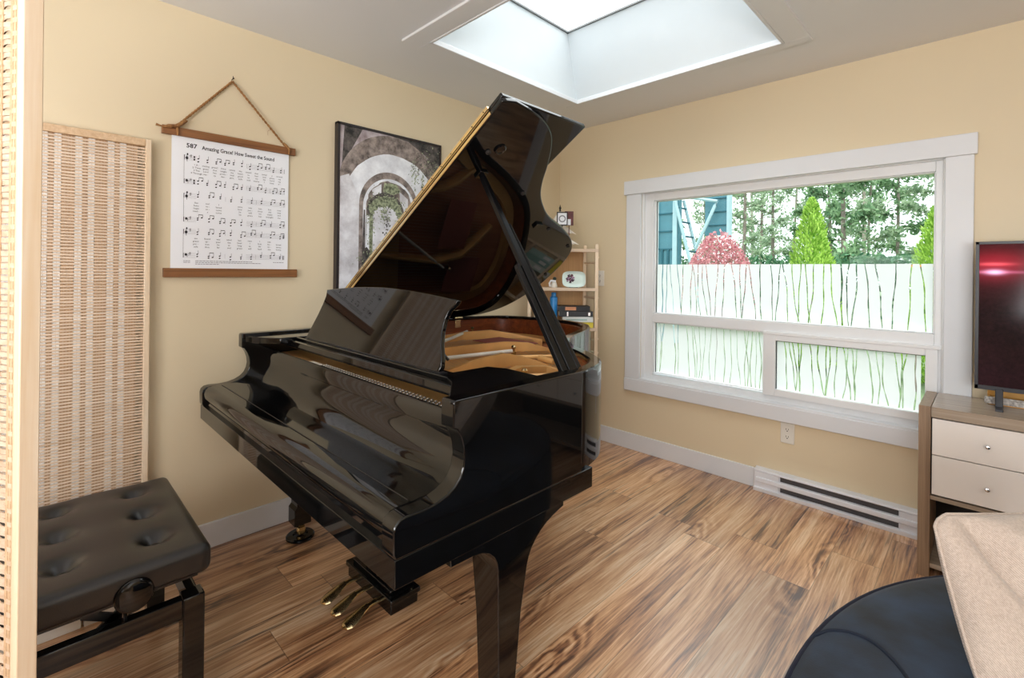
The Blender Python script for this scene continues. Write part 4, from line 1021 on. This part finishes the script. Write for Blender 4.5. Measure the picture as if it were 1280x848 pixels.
for k in range(4):
    x0 = CX0+.043 + k*cw
    for z0, z1 in ((.530, .683), (.360, .526)):
        mb = MB(); mb.box(x0+.0015, CY0+.004, z0, x0+cw-.0015, CY0+.022, z1); d_ = obj('drawer', mb, M['drawer'], dr, bevel=.001)
        zk = z0 + .078
        mb = MB(); mb.lathe([(.004,0),(.004,-.010),(.0075,-.016),(.009,-.022),(.007,-.027),(.001,-.029)], (x0+cw/2, CY0+.004, zk), 16, 'y'); obj('knob', mb, M['chrome'], d_, label='steel knob')
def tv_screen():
    t = NT('screen_emission'); p = t.loc()  # emits dark red noise with a bright band and spot
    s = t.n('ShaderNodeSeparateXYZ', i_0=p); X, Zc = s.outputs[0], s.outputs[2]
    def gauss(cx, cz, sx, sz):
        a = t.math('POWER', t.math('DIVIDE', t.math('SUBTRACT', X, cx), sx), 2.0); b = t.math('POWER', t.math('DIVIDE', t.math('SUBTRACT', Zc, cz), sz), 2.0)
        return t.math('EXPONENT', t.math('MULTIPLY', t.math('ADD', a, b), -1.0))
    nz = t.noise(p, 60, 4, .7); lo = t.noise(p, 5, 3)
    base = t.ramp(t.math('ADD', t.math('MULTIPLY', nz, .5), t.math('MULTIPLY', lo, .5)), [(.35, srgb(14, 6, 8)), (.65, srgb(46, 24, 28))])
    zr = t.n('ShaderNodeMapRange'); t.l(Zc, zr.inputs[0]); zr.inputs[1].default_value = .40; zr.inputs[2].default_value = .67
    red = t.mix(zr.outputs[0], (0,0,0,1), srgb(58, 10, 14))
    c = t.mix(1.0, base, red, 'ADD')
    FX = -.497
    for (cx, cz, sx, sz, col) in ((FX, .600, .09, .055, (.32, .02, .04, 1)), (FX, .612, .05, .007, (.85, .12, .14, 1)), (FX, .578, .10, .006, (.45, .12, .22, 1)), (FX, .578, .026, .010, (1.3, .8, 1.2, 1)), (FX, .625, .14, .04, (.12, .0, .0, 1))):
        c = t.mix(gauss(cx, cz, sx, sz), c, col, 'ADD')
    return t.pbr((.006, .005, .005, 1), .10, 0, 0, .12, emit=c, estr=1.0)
tv = root('television', (3.06, -.22, CZ), 'flat television with a dark red glowing screen, standing on the dresser', 'television')
TX0, TX1, TZ0, TZ1, TY = 2.504, 3.62, .806, 1.441, -.22
mb = MB(); mb.box(TX0, TY, TZ0, TX1, TY+.035, TZ1); mb.box(TX0+.2, TY+.03, TZ0+.05, TX1-.2, TY+.07, TZ1-.15); obj('body', mb, M['tvbody'], tv, bevel=.003)
mb = MB()
for a in ((TX0, TZ0, TX0+.012, TZ1), (TX1-.012, TZ0, TX1, TZ1), (TX0, TZ1-.012, TX1, TZ1), (TX0, TZ0, TX1, TZ0+.018)): mb.box(a[0], TY-.004, a[1], a[2], TY+.002, a[3])
obj('bezel', mb, M['tvbody'], tv, bevel=.001)
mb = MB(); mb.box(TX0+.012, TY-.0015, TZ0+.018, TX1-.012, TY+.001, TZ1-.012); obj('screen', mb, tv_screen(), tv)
for x in (2.568, 3.53):
    mb = MB(); mb.box(x, TY-.012, CZ+.008, x+.024, TY+.030, TZ0+.01); mb.box(x, TY-.075, CZ, x+.024, TY+.055, CZ+.010); obj('foot', mb, M['tvbody'], tv, bevel=.002)
# keyboard-like runner behind the television
rn = root('storage_tray', (3.02, -.09, CZ), 'low wooden tray with a grey knitted lining lying behind the television', 'tray')
mb = MB(); mb.box(2.545, -.150, CZ, 3.50, -.142, CZ+.030); mb.box(2.545, -.075, CZ, 3.50, -.067, CZ+.062); mb.box(2.545, -.150, CZ, 2.553, -.067, CZ+.03); mb.box(3.492, -.150, CZ, 3.50, -.067, CZ+.03); obj('tray', mb, plain('orange_wood', srgb(206, 150, 62), .4), rn, bevel=.001)
mb = MB(); mb.rounded(((2.53+3.5)/2, -.146, CZ+.018), (.96, .016, .032), .006, (60, 2, 4)); obj('lining', mb, plain('grey_knit', srgb(196, 190, 184), .9, var=.3, vs=120), rn)

# ------------------------------------------------------------------ velvet ottoman and cushion
ot = root('velvet_ottoman', (2.85, -1.90, 0), 'large rounded navy velvet ottoman with a stitched seam', 'ottoman')
OA, OB, OZ = .618, .92, .40
def oval(w, k=1.0): return (2.85 + OA*k*math.cos(w), -1.90 + OB*k*math.sin(w))
prof = [(1.0,.035),(1.012,.10),(1.015,.22),(1.010,.34),(1.0,.385),(.985,.402),(.955,.413),(.90,.421),(.80,.428),(.60,.436),(.40,.441),(.20,.443),(.02,.444)]
mb = MB(); nn_ = 96; b = len(mb.v)
for k, z in prof:
    for q in range(nn_):
        x, y = oval(2*math.pi*q/nn_, k); mb.v.append((x, y, z))
for i in range(len(prof)-1):
    for q in range(nn_): mb.face((b+i*nn_+q, b+i*nn_+(q+1) % nn_, b+(i+1)*nn_+(q+1) % nn_, b+(i+1)*nn_+q))
mb.face([b+q for q in range(nn_)][::-1]); mb.face([b+(len(prof)-1)*nn_+q for q in range(nn_)])
obj('upholstery', mb, M['velvet'], ot, smooth=80)
mb = MB(); mb.tube([(*oval(2*math.pi*q/nn_, .996), .394) for q in range(nn_+1)], .006, 8); obj('piping', mb, plain('dark_piping', srgb(18, 20, 40), .8), ot)
def top_z(x, y):
    k = math.hypot((x-2.85)/OA, (y+1.90)/OB)
    for (k0, z0), (k1, z1) in zip(prof[3:], prof[4:]):
        if k1 <= k <= k0: return z0 + (z1-z0)*(k0-k)/(k0-k1)
    return prof[-1][1] if k < .02 else .385
sm = catmull([(2.245,-1.755,0),(2.275,-1.722,0),(2.310,-1.708,0),(2.352,-1.712,0),(2.392,-1.745,0),(2.425,-1.790,0),(2.47,-1.88,0),(2.50,-2.0,0),(2.51,-2.15,0),(2.49,-2.30,0),(2.44,-2.45,0)], 6)
mb = MB(); mb.tube([(p.x, p.y, top_z(p.x, p.y)+.001) for p in sm], .0042, 8); obj('seam', mb, plain('seam_navy', srgb(14, 24, 40), .9), ot)
for x, y in ((2.55,-1.40),(3.15,-1.40),(2.55,-2.40),(3.15,-2.40)):
    mb = MB(); mb.lathe([(.018,0),(.022,.036)], (x, y, 0), 12); obj('foot', mb, M['dark'], ot)

# cushion leaning upright on the ottoman
CAM = Vector((2.5425, -3.118, 1.2888)); YAW = R(44.81); ROLL = R(.65)
fw = Vector((-math.sin(YAW), math.cos(YAW), 0)); rt = Vector((math.cos(YAW), math.sin(YAW), 0))
cu_a = Vector((2.455, -1.650, .742)); cu_b = Vector((2.553, -1.825, .446))
up_ = (cu_a-cu_b); Hc = up_.length; up_n = up_.normalized()
ri = (rt*.985 + fw*.10 + Vector((0,0,-.01))).normalized(); nrm = ri.cross(up_n).normalized()
Wc = .52
def pill(u, v, side):
    a, c = 2*u-1, 2*v-1
    edge = (max(0, 1-abs(a)**3.2))**.55 * (max(0, 1-abs(c)**3.2))**.55
    th = .070*edge
    fold = -.046*math.exp(-((a+.80 - .55*(1-v))/.085)**2)*math.exp(-((v-.74)/.30)**2) + .022*math.exp(-((a+.56 - .60*(1-v))/.10)**2)*math.exp(-((v-.74)/.34)**2) - .034*math.exp(-((a+.30-.7*(.8-v))/.14)**2)*math.exp(-((v-.42)/.30)**2) + .012*math.sin(5*a+3*c)
    fold *= edge
    pinch = 1 - .035*math.cos(a*math.pi/2)
    px = a*Wc/2*(1-.04*math.cos(c*math.pi/2)); pz = c*Hc/2*pinch
    px -= .016*math.sin(math.pi*v)*max(0, -a)**2
    # rounded upper corner
    rc = max(0, abs(a)-.86)/.14; rz = max(0, abs(c)-.86)/.14; cut = .012*min(rc, 1)*min(rz, 1)
    px -= math.copysign(cut, a); pz -= math.copysign(cut, c)
    ctr = cu_b + up_n*(Hc/2) + ri*(Wc/2)
    return ctr + ri*px + up_n*pz + nrm*(side*th + (fold if side > 0 else 0))
cs = root('throw_cushion', tuple(cu_b + ri*.26), 'beige knitted cushion leaning upright on the navy ottoman', 'cushion')
mb = MB(); mb.grid(lambda u, v: pill(u, v, 1), 56, 44); mb.grid(lambda u, v: pill(u, v, -1), 56, 44, flip=True)
c_ = obj('cover', mb, M['linen'], cs, smooth=80, noflip=True)
m = c_.modifiers.new('weld', 'WELD'); m.merge_threshold = .0006
mb = MB(); N_ = 40
ring = [pill(i/N_, 0, 0) for i in range(N_)] + [pill(1, i/N_, 0) for i in range(N_)] + [pill(1-i/N_, 1, 0) for i in range(N_)] + [pill(0, 1-i/N_, 0) for i in range(N_+1)]
mb.tube(ring, .0035, 6); obj('edge_seam', mb, M['linen'], cs, smooth=80)

# ------------------------------------------------------------------ garden beyond the window
mb = MB(); mb.box(-60, .14, -.35, 60, 70, -.25); o = mesh_thing('lawn', mb, plain('grass_green', srgb(92, 112, 76), .9, var=.2, vs=3), 'mown green lawn outside the window', 'lawn'); o['kind'] = 'structure'
GZ = -.25
G1 = leaf_mat('arborvitae_green', srgb(96, 146, 46), srgb(204, 236, 122), .4, 5)
G2 = leaf_mat('forest_green', srgb(72, 108, 78), srgb(172, 204, 158), .4, 1.2)
G3 = leaf_mat('forest_grey_green', srgb(104, 134, 104), srgb(196, 214, 182), .4, 1.2)
G4 = leaf_mat('maple_red', srgb(160, 92, 104), srgb(238, 186, 188), .4, 4)
G5 = leaf_mat('hedge_green', srgb(44, 84, 64), srgb(112, 156, 116), .3, 4)
BK = plain('bark', srgb(132, 122, 112), .9, var=.2, vs=8)
BKp = plain('pale_bark', srgb(176, 166, 154), .9, var=.2, vs=8)
def leafcard(mb, c, s, d, asp=.5):
    d = d.normalized(); u = d.cross(Vector((.3, .5, .8))).normalized(); 
    mb.add([c - d*s, c + u*s*asp, c + d*s, c - u*s*asp], [(0,1,2,3)])
def rv(g): return Vector((g.gauss(0,1), g.gauss(0,1), g.gauss(0,1))).normalized()
def conifer(name, x, y, h, r, n, seed, label):
    g = random.Random(seed); t = root(name, (x, y, GZ), label, 'tree')
    mb = MB()
    for _ in range(n):
        v = g.random()**1.25; w = g.uniform(0, 2*math.pi)
        prof = r*(1-v)**.62*min(1, .55+v*3.5)*(1+.10*math.sin(w*5+v*22))
        q = prof*(g.random()**.35); p = Vector((q*math.cos(w), q*math.sin(w), .05 + v*(h-.08)))
        d = Vector((math.cos(w)*.7, math.sin(w)*.7, 1.0)) + rv(g)*.45
        leafcard(mb, p, g.uniform(.018, .046)*1.1, d, .34)
    obj('foliage', mb, G1, t, world=False, noflip=True)
    mb = MB(); mb.tube([(0,0,0),(.01,0,h*.5),(0,0,h*.9)], [.05,.03,.008], 8); obj('trunk', mb, BK, t, world=False)
conifer('arborvitae_tree', .46, 6.0, 2.84, .56, 10000, 3, 'bright green cone shaped arborvitae in the middle of the window view')
conifer('arborvitae_tree', 2.05, 6.0, 2.66, .58, 9000, 4, 'bright green arborvitae at the edge of the window nearest the television')
# red maple
t = root('maple_tree', (-.94, 5.7, GZ), 'low spreading red leaved maple beside the teal play tower', 'tree'); g = random.Random(8)
mb = MB()
for _ in range(4600):
    w = g.uniform(0, 6.283); q = math.sqrt(g.random()); v = g.random()
    hh = 2.24 - .75*q*q - .10*math.sin(w*4)
    p = Vector((.66*q*math.cos(w), .55*q*math.sin(w), hh - .55*v*v)); leafcard(mb, p, g.uniform(.016, .042), rv(g), .5)
obj('foliage', mb, G4, t, world=False, noflip=True)
mb = MB()
for k in range(7):
    w = k*.9; mb.tube([(0,0,0),(.05*math.cos(w),.05*math.sin(w),.7),(.2*math.cos(w),.2*math.sin(w),1.2),(.45*math.cos(w),.4*math.sin(w),1.6)], [.06,.045,.025,.008], 6)
obj('branches', mb, BK, t, world=False)
# hedge behind
t = root('garden_hedge', (-1.0, 11.0, GZ), 'low dark green hedge running behind the maple and the middle conifer', 'hedge'); g = random.Random(12)
mb = MB()
for _ in range(6000):
    p = Vector((g.uniform(-4.2, 4.6), g.uniform(-.45, .45), 1.95*g.random()**.4 + .12*math.sin(g.uniform(0, 6)))); leafcard(mb, p, g.uniform(.05, .11), rv(g), .5)
obj('foliage', mb, G5, t, world=False, noflip=True)
mb = MB()
for x in range(-4, 5): mb.tube([(x, 0, 0), (x+.1, 0, 1.2)], .03, 6)
obj('stems', mb, BK, t, world=False)['kind'] = 'stuff'
# forest trees: four built kinds, the rest copies
def forest(name, seed, h, cr, nleaf, lean, z0, mat_, bark, ls):
    g = random.Random(seed); t = root(name, (0, 0, GZ))
    P = [Vector((0,0,0)), Vector((lean*.3, 0, h*.35)), Vector((lean*.7, .1, h*.7)), Vector((lean, .1, h))]
    mb = MB(); mb.tube(P, [.075, .06, .04, .012], 8); trunk = obj('trunk', mb, bark, t, world=False)
    mb = MB(); cl = []
    for k in range(22):
        v = z0 + (1-z0)*(k+.5)/22; w = k*2.4 + g.uniform(-.4, .4); base = Vector((lean*v, .1*v, h*v)); L_ = cr*(1.0-.70*v)*g.uniform(.6, 1.0)
        e = base + Vector((math.cos(w)*L_, math.sin(w)*L_, L_*g.uniform(.0, .5))); mb.tube([base, (base+e)/2 + Vector((0,0,-.05)), e], [.022, .015, .005], 5); cl.append((base, e))
    obj('branches', mb, bark, trunk, world=False)
    mb = MB()
    for _ in range(nleaf):
        b, e = g.choice(cl); f_ = g.random()**.6; c = b.lerp(e, f_) + rv(g)*g.uniform(0, .40); leafcard(mb, c, g.uniform(.6, 1.3)*ls, rv(g), .5)
    obj('foliage', mb, mat_, t, world=False, noflip=True); return t
kinds = [forest('forest_tree', 21, 11.0, 1.75, 5600, .3, .10, G2, BK, .105), forest('forest_tree', 22, 12.5, 1.7, 4600, -.4, .12, G3, BKp, .10),
         forest('forest_tree', 23, 11.5, 1.35, 3000, .2, .16, G3, BK, .085), forest('forest_tree', 24, 12.5, 1.2, 2300, -.2, .20, G3, BKp, .08)]
KL = [('dense dark green tree in the woods behind the bright conifers', 'dense woodland trees'), ('pale trunked leafy tree in the woods behind the bright conifers', 'pale trunked woodland trees'),
      ('slender sparse tree with sky showing through, behind the red maple', 'slender dark trunked trees'), ('thin pale tree with a bare trunk, behind the red maple and hedge', 'thin pale trees')]
SP = [(0,-7.2,15.5,.2,1),(2,-4.0,15.8,1,.95),(0,-.75,15.5,2.6,1),(1,3.0,15.2,5.6,1),
      (0,-10.2,20.2,.4,1),(3,-6.9,20,2,1.05),(2,-4.2,20.1,4,1),(1,-.9,20,1.4,1),(0,2.9,20.4,3.7,1),
      (0,-13.4,24.8,1.8,1.1),(3,-9.0,24.6,3,1.05),(2,-6.1,24.4,.9,1.1),(0,-2.9,24.6,2.9,1.1),(1,1.1,24.6,.6,1.1),
      (2,-11.0,29,2.2,1.1),(3,-8.0,29,1,1.1),(0,-4.9,29,4.8,1.15),(0,-.9,29.2,1.1,1.15),(1,3.2,29,2.4,1.1),
      (1,-7.0,33.8,3.3,1.2),(0,-2.8,33.8,5.2,1.2),(0,1.4,34,.3,1.2)]
first = set()
for k, x, y, rz, sc in SP:
    o = kinds[k] if k not in first else copy_tree(kinds[k]); first.add(k)
    o.location = (x, y, GZ); o.rotation_euler = (0, 0, rz); o.scale = (sc, sc, sc); tag(o, KL[k][0], 'tree', KL[k][1])
bpy.context.view_layer.update()
# teal play tower
pt_ = root('garden_playhouse', (-2.0, 7.0, GZ), 'teal board sided play tower with a pale ladder and brace', 'playhouse')
TE = plain('teal_board', srgb(66, 118, 130), .6, var=.05); TEl = plain('pale_teal_trim', srgb(150, 182, 188), .6, var=.03)
TEd = plain('teal_shadow_gap', srgb(24, 84, 96), .7)
Zo = 1.53 + .25
def L7(x, z): return (x, 0, z + .25)
mb = MB(); mb.box(-3.1, 6.98, GZ, -2.30, 7.10, 4.2); obj('wall_panel', mb, TE, pt_)
mb = MB()
for z in (2.62, 2.22, 1.82, 1.42, 1.02): mb.box(-2.80, 6.955, z, -2.46, 6.98, z+.03)
mb.box(-2.72, 6.955, 1.45, -2.67, 6.98, 1.82); mb.box(-2.58, 6.955, 1.45, -2.53, 6.98, 1.82)
obj('board_gaps', mb, TEd, pt_)
mb = MB(); mb.box(-2.44, 6.94, GZ, -2.34, 7.0, 4.2); mb.box(-2.86, 6.94, GZ, -2.78, 7.0, 4.2); obj('corner_trim', mb, TEl, pt_)
ld = MB()
for y in (6.9, 7.35): ld.tube([(-1.76, y, .6), (-2.38, y, 2.95)], .035, 6)
obj('ladder_rails', ld, TEl, pt_)
mb = MB()
for k in range(7): a = k/6; mb.tube([(-1.80-.52*a, 6.9, .8+1.95*a), (-1.80-.52*a, 7.35, .8+1.95*a)], .022, 6)
obj('ladder_rungs', mb, TEd, pt_)
mb = MB(); mb.box(-1.74, 7.0, 2.10, -1.24, 7.12, 4.2); obj('raised_cabin', mb, TE, pt_)
mb = MB()
for z in (2.30, 2.58, 2.86): mb.box(-1.66, 6.975, z, -1.28, 7.0, z+.02)
obj('board_gaps', mb, TEd, pt_)
mb = MB(); mb.box(-1.28, 6.97, 2.05, -1.23, 7.14, 4.2); obj('corner_trim', mb, TEl, pt_)
mb = MB(); mb.tube([(-2.05, 6.85, 2.93), (-1.42, 6.85, 2.79), (-1.47, 6.85, 2.70), (-1.86, 6.85, 1.85)], .035, 6); obj('brace', mb, TEl, pt_)
mb = MB(); mb.box(1.75, 5.2, 1.415, 2.2, 5.28, 1.44); mb.box(1.86, 5.21, GZ, 1.91, 5.27, 1.415, 1); mb.box(2.1, 5.21, GZ, 2.15, 5.27, 1.415, 1)
mesh_thing('garden_rail', mb, [plain('orange_board', srgb(226, 158, 74), .6), BK], 'short orange board on posts before the conifer nearest the television', 'rail')

# ------------------------------------------------------------------ light
wd = bpy.data.worlds.new('World'); scene.world = wd; wd.use_nodes = True
nt = wd.node_tree; nt.nodes.clear()
out = nt.nodes.new('ShaderNodeOutputWorld'); bg = nt.nodes.new('ShaderNodeBackground')
tc = nt.nodes.new('ShaderNodeTexCoord'); sx = nt.nodes.new('ShaderNodeSeparateXYZ'); cr = nt.nodes.new('ShaderNodeValToRGB')
nt.links.new(tc.outputs['Generated'], sx.inputs[0]); nt.links.new(sx.outputs[2], cr.inputs[0])
cr.color_ramp.elements[0].position = 0; cr.color_ramp.elements[0].color = (.80, .86, .90, 1); cr.color_ramp.elements[1].position = .85; cr.color_ramp.elements[1].color = (1.95, 2.0, 2.05, 1)
e_ = cr.color_ramp.elements.new(.30); e_.color = (.90, .94, .96, 1)
nt.links.new(cr.outputs[0], bg.inputs[0]); bg.inputs[1].default_value = 2.5; nt.links.new(bg.outputs[0], out.inputs[0])
def area(name, loc, target, sx_, sy_, power, col):
    l = bpy.data.lights.new(name, 'AREA'); l.shape = 'RECTANGLE'; l.size = sx_; l.size_y = sy_; l.energy = power; l.color = col
    o = bpy.data.objects.new(name, l); COL.objects.link(o); o.location = loc
    d = Vector(target) - Vector(loc); o.rotation_euler = d.to_track_quat('-Z', 'Y').to_euler(); return o
area('up_fill', (3.3, -4.4, 1.25), (2.4, -2.5, 2.44), 1.0, .8, 58, (.955, .975, 1))  # added unseen fill aimed up to bounce off the ceiling
area('up_fill', (1.5, -4.6, 1.30), (1.1, -2.7, 2.44), .8, .6, 30, (.955, .975, 1))  # second added upward fill, nearer the folding screen
area('high_fill', (2.7, -4.5, 2.40), (1.0, -2.4, .9), 1.4, .9, 28, (.955, .975, 1))  # added fill from high behind the camera, aimed towards the left wall
area('side_fill', (4.40, -2.9, 1.35), (2.0, -1.6, .9), 1.2, 2.0, 13, (.98, .98, 1))  # added fill from the right; no door is built there

# ------------------------------------------------------------------ camera
cam = bpy.data.cameras.new('Camera'); co = bpy.data.objects.new('Camera', cam); COL.objects.link(co)
cam.sensor_fit = 'HORIZONTAL'; cam.sensor_width = 36; F = 599.0
cam.lens = F/1280*36; cam.shift_x = 0; cam.shift_y = -(424-339.8)/1280
cam.clip_start = .05; cam.clip_end = 300
up = Vector((0, 0, 1))
rt2 = rt*math.cos(ROLL) + up*math.sin(ROLL); up2 = up*math.cos(ROLL) - rt*math.sin(ROLL)
Mc = Matrix((( rt2.x, up2.x, -fw.x, CAM.x), (rt2.y, up2.y, -fw.y, CAM.y), (rt2.z, up2.z, -fw.z, CAM.z), (0,0,0,1)))
co.matrix_world = Mc
scene.camera = co
scene.view_settings.view_transform = 'Standard'; scene.view_settings.look = 'None'; scene.view_settings.gamma = 1; scene.view_settings.use_curve_mapping = False
scene.view_settings.exposure = 0.0
scene.cycles.use_denoising = True
scene.cycles.max_bounces = 10; scene.cycles.diffuse_bounces = 5; scene.cycles.transparent_max_bounces = 16
scene.cycles.caustics_reflective = False; scene.cycles.caustics_refractive = False
scene.cycles.sample_clamp_indirect = 6
